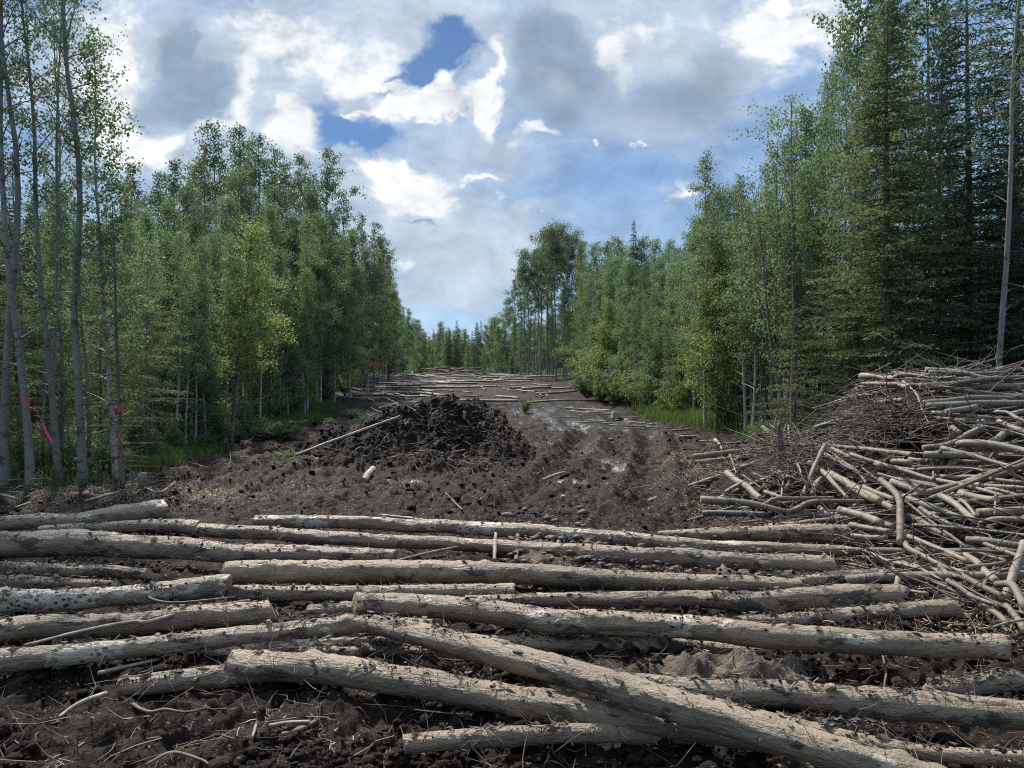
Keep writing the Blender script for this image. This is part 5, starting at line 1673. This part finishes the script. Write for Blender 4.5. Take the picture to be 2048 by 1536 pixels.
# ------------------------------------------------------------------ scattered logs in the clearing beyond
MID = [(590, 92, 665, 102, 9), (665, 105, 830, 103, 8), (830, 100, 1000, 108, 8), (575, 130, 740, 162, 12), (555, 155, 700, 162, 10), (815, 160, 838, 128, 11), (880, 178, 950, 150, 10), (975, 130, 1095, 137, 8),
       (985, 145, 1050, 172, 10), (1125, 128, 1260, 160, 10), (1210, 130, 1345, 150, 9), (1170, 165, 1295, 192, 10), (1210, 182, 1310, 214, 10), (1355, 134, 1590, 120, 10), (1585, 102, 1625, 125, 8), (1430, 170, 1530, 168, 7),
       (1305, 168, 1400, 182, 8), (1590, 165, 1720, 175, 8), (1450, 198, 1640, 216, 10), (1690, 212, 1725, 216, 8), (1580, 255, 1645, 232, 12), (1620, 195, 1670, 268, 9), (1640, 198, 1745, 272, 10), (485, 186, 605, 226, 13),
       (630, 175, 685, 192, 10), (630, 197, 710, 243, 11), (690, 218, 760, 228, 12), (535, 225, 750, 262, 17), (500, 250, 670, 276, 14), (405, 258, 565, 292, 15), (755, 178, 870, 225, 10), (755, 215, 960, 240, 15),
       (760, 225, 985, 262, 12), (830, 207, 930, 212, 8), (970, 235, 1100, 195, 11), (985, 235, 1060, 220, 10), (740, 290, 1005, 287, 10), (830, 293, 985, 302, 9), (510, 345, 730, 275, 20), (470, 350, 690, 285, 14),
       (560, 305, 600, 330, 12), (590, 330, 640, 300, 12), (650, 322, 760, 338, 10), (690, 300, 720, 325, 10), (780, 300, 800, 325, 10), (760, 335, 845, 328, 10), (1065, 245, 1280, 238, 11), (1280, 238, 1560, 262, 13),
       (375, 205, 440, 200, 8), (700, 105, 1000, 115, 6), (1000, 95, 1240, 100, 6), (1300, 98, 1500, 104, 7), (1240, 110, 1400, 96, 6), (860, 118, 1100, 122, 6), (1100, 105, 1300, 120, 5), (760, 88, 900, 92, 5),
       (1400, 108, 1580, 112, 6), (900, 140, 980, 146, 7), (1020, 160, 1120, 150, 6), (680, 140, 760, 146, 7), (1440, 145, 1560, 140, 7), (1100, 212, 1190, 222, 8), (860, 258, 960, 250, 8), (1380, 200, 1440, 205, 8)]
DIST = {3: "long pale log lying aslant near the left rim of the far clearing", 38: "thick pale log on top of a small jumble behind the soil heap", 22: "thin pale log of a crossed pair at the right of the far clearing", 29: "log end poking out of the bank at the left rim of the far clearing"}
for i, (x0, y0, x1, y1, wd) in enumerate(MID):
    P, rr = [], []
    for (x, y) in ((x0, y0), ((x0 + x1) / 2, (y0 + y1) / 2 + R.uniform(-1, 1)), (x1, y1)):
        u, v = 600 + x / 3.413, 720 + y / 3.413
        p = hit(u, v, lift=.15, heap=False)
        P.append(p)
        rr.append(wd / 3.413 / FPX * p[1] / 2 * 1.05)
    P = np.array(P)
    dm = P[:, 1].mean()
    ln = math.hypot(x1 - x0, y1 - y0) / 3.413 / FPX * dm
    if P[:, 1].max() - P[:, 1].min() > 1.3 * ln:          # a grazing line of sight: keep the log's real length
        c = P.mean(0)
        dv = P[-1] - P[0]
        dv *= (1.2 * ln) / np.linalg.norm(dv)
        P = np.array([c - dv / 2, c, c + dv / 2])
        P[:, 2] = [float(ground(a, b)) + .13 for a, b in P[:, :2]]
    o = make_log("log", P, rr, 8, 2000 + i, M_midlog, (R.uniform(.4, .7), R.uniform(.1, .3), R.uniform(.2, .6)), rough=.06, step=.25, ends=(wd > 10, wd > 10))
    tag(o, DIST.get(i, "thin log left lying on the dark soil of the far clearing"), "log", "logs scattered over the far clearing")

for i in range(44):
    y = R.uniform(34, 73)
    x = float(EL(y)) + R.uniform(.8, float(ER(y) - EL(y)) - .8)
    ln = R.uniform(1.6, 4.6)
    az = R.uniform(-1.25, 1.25) if R.random() < .6 else R.gauss(0, .4)
    rr0 = R.uniform(.045, .085)
    P = []
    for s in (-.5, 0, .5):
        a, b = x + math.cos(az) * ln * s, y + math.sin(az) * ln * s
        P.append([a, b, float(ground(a, b)) + .10 + rr0])
    o = make_log("log", P, [rr0, rr0 * .95, rr0 * .85], 8, 2100 + i, M_midlog, (R.uniform(.4, .7), R.uniform(.1, .3), R.uniform(.2, .6)), rough=.06, step=.25, ends=(0, 0))
    tag(o, "thin log left lying on the dark soil of the far clearing", "log", "logs scattered over the far clearing")

COR = [(450, 125, 750, 138, 10), (580, 150, 700, 150, 8), (740, 195, 960, 182, 10), (860, 215, 1060, 235, 9), (750, 240, 1150, 252, 10), (850, 262, 1000, 265, 12), (1100, 282, 1300, 268, 15), (1225, 320, 1340, 318, 22), (1340, 320, 1400, 315, 12),
       (1360, 350, 1520, 350, 14), (1410, 372, 1620, 362, 16), (1620, 355, 1700, 352, 14), (1540, 382, 1745, 380, 14), (1310, 455, 1900, 408, 36), (1330, 495, 1900, 450, 30), (1590, 525, 1880, 480, 26),
       (1470, 340, 1525, 410, 28), (670, 335, 780, 335, 15), (685, 360, 745, 362, 11), (380, 190, 560, 180, 8), (440, 215, 640, 222, 8), (600, 205, 740, 215, 8), (480, 140, 620, 160, 7), (540, 170, 760, 165, 8), (700, 225, 900, 232, 8), (1150, 300, 1300, 300, 11), (1000, 250, 1180, 262, 9)]
CL = {13: "longest brown pole of the small stack running under the black snag", 14: "second brown pole of the small stack beneath the longest", 15: "lowest dark pole of the small stack near the black snag", 16: "short pale log lying crosswise over the corduroy logs", 7: "short grey log end at the right verge of the track", 17: "short pale log half sunk in the middle of the track"}
for i, (x0, y0, x1, y1, wd) in enumerate(COR):
    pix = [(1000 + x / 3.413, 780 + y / 3.413, wd / 3.413) for x, y in ((x0, y0), ((x0 + x1) / 2, (y0 + y1) / 2 - (8 if i in (13, 14) else 0)), (x1, y1))]
    P, rr = log_on_ground(pix, .0)
    o = make_log("log", P, rr, 10, 2200 + i, M_midlog if i > 5 else M_log, (R.uniform(.2, .4), R.uniform(.2, .45), R.uniform(.3, .7)), rough=.07, step=.12, ends=(wd > 11, wd > 11))
    tag(o, CL.get(i, "log sunk crosswise in the wet track at its right verge"), "log", "corduroy logs along the muddy track")
P, rr = log_on_ground([(1000 + 1738 / 3.413, 780 + 548 / 3.413, 11), (1000 + 1885 / 3.413, 780 + 505 / 3.413, 11)], .0)
tag(make_log("log", P, rr, 14, 2300, M_midlog, (.3, .3, .9), ends=(1, 1)), "short fresh log with an orange cut end in front of the small stack", "log")

# long pole fallen along the left of the heap, stubs, chips
def lone(pix, lev, mat, colr, lab, name="log", cat="log", sides=9):
    P, rr = log_on_ground(pix, lev)
    o = make_log(name, P, rr, sides, int(pix[0][0]) + 3000, mat, colr, rough=.08, step=.08, ends=(0, 0))
    return tag(o, lab, cat)
ends_ = [hit_heap(590, 917), hit_heap(800, 838)]
ends_ = [p * np.array([.97, .97, 1]) + np.array([0, 0, .06 - .03 * (p[2] - HC)]) for p in ends_]
mid_ = np.array([ends_[0] * (1 - t) + ends_[1] * t for t in (0, .25, .5, .75, 1)])
for p in mid_:
    p[2] = max(p[2], (heap_top(p[0], p[1]) if HY[0] < p[1] < HY[-1] else -9) + .05)
o = make_log("pole", mid_, [.026, .03, .03, .028, .02], 9, 3584, M_palewood, (0, 0, 0), rough=.08, step=.08, ends=(0, 0))
tag(o, "long thin pale pole fallen across the left flank of the soil heap", "pole")
lone([(726, 962, 15), (736, 950, 14), (746, 938, 13)], .0, M_midlog, (.7, .3, .6), "short pale log stub pointing at the viewer before the soil heap")
lone([(680, 870, 3), (688, 858, 4)], .15, M_palewood, (0, 0, 0), "small pale stick standing up left of the soil heap", "stick", "stick")
lone([(1085, 960, 5), (1110, 950, 6), (1130, 945, 5)], .0, M_midlog, (.5, .2, .5), "flat pale slab in the wheel ruts of the track")
lone([(890, 985, 4), (905, 1000, 4), (925, 1020, 4)], .02, M_root, (0, 0, 0), "thin curved root on the mud before the soil heap", "stick", "stick")
for (u0, v0, u1, v1, wd, lab) in [(929, 822, 928, 840, 6, "white splinter standing in the face of the soil heap"), (1010, 822, 1011, 834, 5, "small white splinter near the crest of the soil heap"),
                                  (815, 912, 840, 908, 5, "reddish stick half buried at the foot of the soil heap"), (870, 886, 878, 912, 3, "thin forked root hanging on the soil heap's face"), (900, 905, 930, 900, 5, "mossy branch at the foot of the soil heap")]:
    a, b = hit_heap((u0 + u1) / 2, (v0 + v1) / 2), None
    d = a[1] - .1
    P = [at(u0, v0, d), at((u0 + u1) / 2 + .5, (v0 + v1) / 2, d - .01), at(u1, v1, d)]
    o = make_log("stick", P, [wd / FPX * d / 2] * 3, 7, int(u0) + 3300, M_palewood if 'white' in lab else M_root, (0, 0, 0), rough=.15, step=.05, ends=(0, 0))
    tag(o, lab, "stick")

# orange stripped pole by the left trees, block on the verge, stump, chunk of wood
a, b = hit(690, 768, heap=False), at(706, 754, 46)
P = [a, a + (np.array([706, 754]) - [690, 768])[0] / FPX * a[1] * np.array([1, 0, 0]) + np.array([0, 0, 14 / FPX * a[1]])]
o = make_log("pole", P, [3.2 / FPX * a[1] / 2] * 2, 7, 3401, M_orange, (0, 0, 0), ends=(0, 0), step=.1)
tag(o, "orange stripped pole leaning among the trees of the left rim", "pole")
p = hit(1232, 836, heap=False)
s = 18 / FPX * p[1]
import bmesh
bm = bmesh.new()
bmesh.ops.create_cube(bm, size=1.0)
for v in bm.verts:
    v.co.x *= s; v.co.y *= s * .7; v.co.z = (v.co.z + .5) * s * .78
bmesh.ops.bevel(bm, geom=list(bm.edges), offset=s * .07, segments=2, affect='EDGES')
bmesh.ops.subdivide_edges(bm, edges=list(bm.edges), cuts=2, use_grid_fill=True)
for v in bm.verts:
    k = 0.05 * s * vnoise(np.array([v.co.x / s * 4]), np.array([v.co.y / s * 4]), np.array([v.co.z / s * 4]), seed=4)[0]
    v.co += v.co.normalized() * k
me = bpy.data.meshes.new("block")
bm.to_mesh(me)
bm.free()
o = obj("block", me, M_block)
o.location = (p[0], p[1], p[2] - .03)
o.rotation_euler = (0, .03, .3)
tag(o, "small pale squared block on the verge of the muddy track", "block")


def stump(u, v, hgt, wd, lab, seed, colr=(.1, .5, .3)):
    p = hit(u, v, heap=False)
    r = wd / FPX * p[1] / 2
    P = [p + [0, 0, -.05], p + [.0, 0, hgt * .3], p + [.01, 0, hgt]]
    o = make_log("stump", P, [r * 1.5, r * 1.1, r], 14, seed, M_midlog, colr, rough=.12, step=.04, ends=(0, 1))
    tag(o, lab, "stump")


stump(284, 972, .20, 14, "low brown stump at the edge of the mud below the taped trunk", 3501)
stump(1125, 1000, .06, 10, "tiny cut stub in the mud behind the rearmost log", 3502)
lone([(165, 990, 12), (176, 988, 14)], .0, M_palewood, (0, 0, 0), "small orange-tan chunk of wood at the foot of the thickest aspen", "wood_chunk", "wood chunk")
for pix, lab in [([(0, 988, 5), (20, 994, 6), (40, 998, 4)], "pale broken branch on the soil at the outermost aspen"), ([(290, 975, 4), (320, 985, 6), (350, 965, 4)], "curved branch beside the low brown stump"),
                 ([(170, 1002, 4), (215, 990, 5), (250, 980, 4)], "thin branch lying below the trunk tied with tape"), ([(30, 1015, 4), (60, 1005, 4)], "short twig on the soil above the flared log"),
                 ([(380, 925, 4), (410, 935, 5), (430, 938, 3)], "pale stick on the dark soil by the grass"), ([(480, 890, 5), (500, 880, 5), (520, 872, 4)], "pale stick pointing to the pushed-over shrub")]:
    lone(pix, .03, M_palewood, (0, 0, 0), lab, "stick", "stick", 7)


# pink survey tape
def ribbon(P, wd, mat, lab, twist=1.2):
    P = resample(np.array(P), 36)
    n = len(P)
    T = np.gradient(P, axis=0)
    T /= np.linalg.norm(T, axis=1)[:, None]
    ref = np.cross(T, [0, 1, 0])
    ref /= np.linalg.norm(ref, axis=1)[:, None]
    a = twist * np.sin(np.linspace(0, 5, n))
    W = ref * np.cos(a)[:, None] + np.cross(T, ref) * np.sin(a)[:, None]
    wv = wd * (0.75 + .35 * np.sin(np.linspace(1, 9, n)))[:, None] / 2
    N = np.cross(T, W) * .0008
    V = np.concatenate([P - W * wv + N, P + W * wv + N, P + W * wv - N, P - W * wv - N])
    i = np.arange(n - 1)
    Q = []
    for s in range(4):
        t = (s + 1) % 4
        Q.append(np.stack([s * n + i, s * n + i + 1, t * n + i + 1, t * n + i], 1))
    o = obj("flagging_ribbon", qmesh("flagging_ribbon", V, np.concatenate(Q)), mat)
    tag(o, lab, "ribbon")


def rib_pix(pix, d):
    return [at(u, v, dd) for (u, v), dd in zip(pix, np.linspace(d[0], d[1], len(pix)))]


ribbon(rib_pix([(42, 793), (50, 806), (60, 816), (72, 820), (82, 840), (90, 858), (97, 872), (106, 887)], (10.8, 10.7)), .034, M_ribbon, "long pink tape streaming aslant from the thin curved aspen", .5)
ribbon(rib_pix([(240, 818), (236, 828), (241, 848), (247, 860), (238, 866), (240, 874), (248, 888)], (11.3, 11.25)), .022, M_ribbon, "pink tape dangling from the slim brown spruce", 1.0)
ribbon(rib_pix([(240, 908), (241, 914), (241, 922)], (11.4, 11.4)), .045, M_ribbon, "short pink tape end low behind the slim brown spruce", .2)
c = at(243, 817, 11.5)
ribbon([c + .075 * np.array([math.cos(t), math.sin(t), 0]) for t in np.linspace(0, 6.28, 20)], .03, M_ribbon, "pink tape band tied round the slim brown spruce", .0)
ribbon(rib_pix([(739, 708), (741, 716), (739, 722), (743, 732)], (39, 39)), .13, M_redribbon, "red-pink tape hanging far off in the left wall of trees", .4)
ribbon(rib_pix([(758, 718), (757, 726), (759, 734)], (42, 42)), .10, M_redribbon, "second far red-pink tape nearer the gap in the left wall", .4)
ribbon(rib_pix([(1425, 797), (1424, 805), (1426, 814)], (23.6, 23.6)), .05, M_redribbon, "red tape beside the kinked thin birch", .3)
ribbon(rib_pix([(1326, 783), (1328, 790), (1334, 796)], (29, 29)), .05, M_redribbon, "red tape in the bushes over the grass patch", .4)
ribbon(rib_pix([(1671, 852), (1673, 862), (1671, 872)], (14.6, 14.6)), .03, M_redribbon, "red tape on the thin trunk behind the pole heap", .3)

# the far brush heap beyond the rise
for i in range(46):
    y = R.uniform(80, 84)
    zc = float(np.interp(i, [0, 45], [.05, 1.0])) * R.uniform(.7, 1.0)
    x = R.uniform(-9.3, -3.4)
    x = -6.6 + (x + 6.6) * (1 - .25 * zc)
    ln = R.uniform(1.2, 3.6)
    az = R.gauss(0, .3)
    z0 = float(ground(x, y)) + zc
    P = [[x + math.cos(az) * ln * s, y + math.sin(az) * ln * s, z0 + R.uniform(-.12, .12) + s * R.uniform(-.2, .2)] for s in (-.5, 0, .5)]
    o = make_log("pole", P, [R.uniform(.035, .07)] * 3, 6, 3600 + i, M_pole, (.3, R.choice([.3, .5, .7]), .4), rough=.05, step=.3, ends=(0, 0))
    tag(o, "pole heaped in the distant brush heap beyond the rise", "pole", "poles of the far brush heap")
o = make_log("stake", [[-7.9, 79.5, 2.4], [-7.85, 79.5, 3.9]], [.06, .05], 7, 3700, M_palewood, (0, 0, 0), ends=(0, 0), step=.2)
tag(o, "thin pale stake upright before the distant brush heap", "stake")
xs, ys = np.linspace(-11.5, -1.5, 60), np.linspace(78.5, 86, 50)
X, Y = np.meshgrid(xs, ys)
Z = ground(X, Y) - .1 + (.75 * np.exp(-(((X + 6.5) / 3.0) ** 4)) + .15 * fbm(X * 1.5, Y * 1.5, oct=3, seed=410)) * np.exp(-(((Y - 82.3) / 2.2) ** 4))
i = np.arange(len(ys) - 1)[:, None] * len(xs) + np.arange(len(xs) - 1)[None, :]
o = obj("pile_backing", qmesh("pile_backing", np.stack([X, Y, Z], -1).reshape(-1, 3), np.stack([i, i + 1, i + len(xs) + 1, i + len(xs)], -1).reshape(-1, 4), True), M_heap)
tag(o, "dark mound of brush underneath the far poles beyond the rise", "bark mound")


# ------------------------------------------------------------------ loose stuff: clods, crumbs, roots
ICO = None
def ico():
    bm = bmesh.new()
    bmesh.ops.create_icosphere(bm, subdivisions=1, radius=1.0)
    V = np.array([v.co[:] for v in bm.verts])
    F = np.array([[v.index for v in f.verts] for f in bm.faces])
    bm.free()
    return V, F


def clods(name, P, size, mat, label, seed, flat=.7):
    rs = np.random.default_rng(seed)
    V0, F0 = ico()
    var = []
    for k in range(12):
        d = 1 + .55 * fbm(V0[:, 0] * 1.6 + k * 9, V0[:, 1] * 1.6, V0[:, 2] * 1.6, oct=3, seed=600 + k) + .2 * vnoise(V0[:, 0] * 5 + k, V0[:, 1] * 5, V0[:, 2] * 5, seed=610 + k)
        var.append(V0 * d[:, None])
    n = len(P)
    VV = np.empty((n, len(V0), 3), np.float32)
    for i in range(n):
        s = size[i] * np.array([rs.uniform(.7, 1.4), rs.uniform(.7, 1.4), flat * rs.uniform(.7, 1.2)])
        a = rs.uniform(0, 6.28)
        c, sn = math.cos(a), math.sin(a)
        v = var[rs.integers(12)] * s
        VV[i] = np.stack([v[:, 0] * c - v[:, 1] * sn, v[:, 0] * sn + v[:, 1] * c, v[:, 2]], 1) + P[i]
    F = (F0[None] + (np.arange(n) * len(V0))[:, None, None]).reshape(-1, 3)
    o = obj(name, qmesh(name, VV.reshape(-1, 3), F, True), mat)
    tag(o, label, kind='stuff')


def scatter_ground(n, y0, y1, rs, power=1.0):
    y = y0 * (y1 / y0) ** (rs.uniform(0, 1, n) ** power)
    x = rs.uniform(-.78, .78, n) * y
    ok = (x > EL(y)) & (x < np.minimum(ER(y), 40))
    x, y = x[ok], y[ok]
    return np.stack([x, y, ground(x, y) + fine_relief(x, y)], 1)


rs = np.random.default_rng(5)
P = scatter_ground(17000, 2.9, 34, rs)
near = scatter_ground(16000, 2.9, 6.0, rs)
P = np.vstack([P, near])
cl = fbm(P[:, 0] * 1.1, P[:, 1] * 1.1, oct=3, seed=700)
keep = (cl > -.12) & (wet_mask(P[:, 0], P[:, 1]) < .45)
P = P[keep]
sz = np.clip(rs.lognormal(-4.25, .55, len(P)), .005, .07) * np.clip(.55 + P[:, 1] * .06, .6, 1.6)
P[:, 2] += sz * .15
clods("mud_clods", P, sz, M_clod, "loose clods of dark mud strewn over the clearing", 71, .85)
hp, hs = [], []
while len(hp) < 2600:
    x, y = rs.normal(-1.6, 1.6), rs.normal(15.6, 1.4)
    if HX[0] < x < HX[-1] and HY[0] < y < HY[-1]:
        zt = heap_top(x, y)
        if zt > float(ground(x, y)) - .02:
            hp.append([x, y, zt + .02])
            hs.append(float(np.clip(rs.lognormal(-4.3, .6), .008, .055)))
clods("peat_clods", np.array(hp), np.array(hs), M_heap, "lumps of black peat tumbled over the soil heap", 74, .8)
# crumbs of mud on top of the logs
Q, qs = [], []
for C in TOPS:
    for _ in range(220):
        k = rs.uniform(0, len(C) - 1.01)
        c = C[int(k)] * (1 - k % 1) + C[int(k) + 1] * (k % 1)
        if vnoise(np.array([c[0] * 1.7]), np.array([c[1] * 1.7 + 3]), seed=15)[0] < .12:
            continue
        a = rs.normal(0, .5)
        Q.append([c[0] + rs.normal() * .02, c[1] + math.sin(a) * c[3], c[2] + math.cos(a) * c[3] * 1.0])
        qs.append(float(np.clip(rs.lognormal(-5.3, .5), .002, .014)))
clods("mud_crumbs", np.array(Q), np.array(qs), M_clod, "crumbs of mud and bark stuck on top of the logs", 72, .5)
# the thick mud plastered between the logs in the middle
Q, qs = [], []
for _ in range(1000):
    u, v = rs.normal(1270, 190), rs.normal(1135, 26)
    if not (1010 < u < 1720):
        continue
    p = hit(u, v, heap=False)
    Q.append([p[0], p[1], p[2] + rs.uniform(0, .12)])
    qs.append(float(np.clip(rs.lognormal(-4.5, .7), .004, .05)))
for _ in range(500):
    u, v = rs.normal(1095, 40), rs.normal(1085, 22)
    p = hit(u, v, heap=False)
    Q.append([p[0], p[1], p[2] + rs.uniform(0, .12)])
    qs.append(float(np.clip(rs.lognormal(-4.0, .6), .007, .07)))
M_claym = plain_material("clay mud between logs", (0.085, 0.066, 0.048), 0.7, 0.5, 14.0, 0.6)
clods("clay_mud", np.array(Q), np.array(qs), M_claym, "thick clay mud plastered between the middle logs", 73, .55)


def on_clear(rs):
    y = 2.9 * (22 / 2.9) ** rs.uniform(0, 1)
    x = rs.uniform(-.76, .76) * y
    if x < EL(y) or heap_h(x, y) > .3:
        return None
    return np.array([x, y, float(ground(x, y) + fine_relief(np.array([x]), np.array([y]))[0]) + .012])


def on_logs(rs):
    C = TOPS[rs.integers(len(TOPS))]
    c = C[rs.integers(len(C))]
    a = rs.normal(-.3, .6)
    return np.array([c[0], c[1] + math.sin(a) * c[3], c[2] + math.cos(a) * c[3]])


def on_heap(rs):
    x, y = rs.normal(-1.2, 1.4), rs.normal(15.8, 1.2)
    if not (HX[0] < x < HX[-1] and HY[0] < y < HY[-1]):
        return None
    return np.array([x, y, max(heap_top(x, y), float(ground(x, y))) + .02])


strands("root_litter", [(on_clear, 4200, (.05, .32), (.0012, .0045), .15), (on_logs, 2600, (.03, .2), (.001, .0032), .1), (on_heap, 500, (.15, .7), (.004, .012), .25)], M_root, "roots and fibres littering the mud and the logs", 78)
strands("wood_slivers", [(on_clear, 500, (.04, .16), (.002, .005), .05), (on_heap, 60, (.1, .4), (.005, .014), .15), (on_logs, 160, (.03, .12), (.0015, .004), .2)], M_palewood, "pale slivers of wood trodden into the mud", 79)


def chip_ground(rs):
    k = rs.integers(3)
    x, y = [(rs.normal(3.9, .5), rs.normal(6.6, 1.2)), (rs.normal(3.3, .35), rs.normal(4.9, .35)), (rs.normal(4.3, .8), rs.normal(14, 2.0))][k]
    return np.array([x, y, float(ground(x, y) + fine_relief(np.array([x]), np.array([y]))[0] + heap_h(x, y)) + .012])


strands("wood_chips", [(chip_ground, 1600, (.03, .12), (.003, .008), .1)], M_cut, "tan wood chips strewn round the foot of the brush pile", 80)


def edge_litter(rs):
    y = rs.uniform(10.2, 14)
    x = EL(y) + rs.normal(.2, .7)
    return np.array([x, y, float(ground(x, y)) + .03])


strands("fallen_twigs", [(edge_litter, 500, (.15, .8), (.003, .009), .15)], M_twig, "fallen twigs under the near left stand of trunks", 81)
print("objects", len(bpy.data.objects))


# ragged flakes of bark and mud peeling off the logs
def flakes(name, n, mat, label, seed):
    rs = np.random.default_rng(seed)
    VV = []
    for _ in range(n):
        C = TOPS[rs.integers(len(TOPS))]
        k = rs.integers(1, len(C) - 1)
        c = C[k]
        t = C[k + 1][:3] - C[k - 1][:3]
        t /= np.linalg.norm(t)
        a = rs.normal(-.2, .8)
        up = np.array([0, 0, 1.0])
        sd = np.cross(t, up)
        sd /= np.linalg.norm(sd)
        nrm = up * math.cos(a) + sd * math.sin(a)
        tan = np.cross(nrm, t)
        p = c[:3] + nrm * c[3] * 1.02
        L, W = rs.uniform(.015, .07), rs.uniform(.006, .02)
        ang = rs.normal(0, .5)
        d1 = t * math.cos(ang) + tan * math.sin(ang)
        d2 = -t * math.sin(ang) + tan * math.cos(ang)
        lift = rs.uniform(.0, .02, 4)
        q = [p + d1 * L * rs.uniform(-.6, -.4) + nrm * lift[0], p + d2 * W * rs.uniform(.4, 1) + nrm * lift[1], p + d1 * L * rs.uniform(.4, .6) + nrm * lift[2], p - d2 * W * rs.uniform(.4, 1) + nrm * lift[3]]
        VV += q
    V = np.array(VV)
    N = V + np.array([0, 0, .003])
    m = len(V)
    Q0 = np.arange(m).reshape(-1, 4)
    sides = [np.stack([Q0[:, i], Q0[:, (i + 1) % 4], Q0[:, (i + 1) % 4] + m, Q0[:, i] + m], 1) for i in range(4)]
    o = obj(name, qmesh(name, np.concatenate([V, N]), np.concatenate([Q0[:, ::-1], Q0 + m] + sides)), mat)
    tag(o, label, kind='stuff')


flakes("bark_flakes", 1700, M_twig, "ragged flakes of dark bark peeling from the muddy logs", 91)

# ------------------------------------------------------------------ the air
HAZE = 0.0
if HAZE > 0:
    hz = np.array([[sx, sy, sz] for sx in (-420, 420) for sy in (-80, 690) for sz in (-4, 21)], float)
    F = np.array([[0, 1, 3, 2], [4, 6, 7, 5], [0, 4, 5, 1], [2, 3, 7, 6], [0, 2, 6, 4], [1, 5, 7, 3]])
    mh = bpy.data.materials.new("haze")
    mh.use_nodes = True
    mh.node_tree.nodes.clear()
    n = NT(mh.node_tree)
    pv = n.node('ShaderNodeVolumePrincipled')
    pv.inputs['Color'].default_value = (0.86, 0.92, 1.0, 1)
    pv.inputs['Density'].default_value = HAZE
    pv.inputs['Anisotropy'].default_value = 0.3
    out = n.node('ShaderNodeOutputMaterial')
    n.put(out.inputs['Volume'], pv.outputs[0])
    o = obj("haze", qmesh("haze", hz, F), mh)
    tag(o, "thin bluish haze in the air over the clearing", kind='stuff')
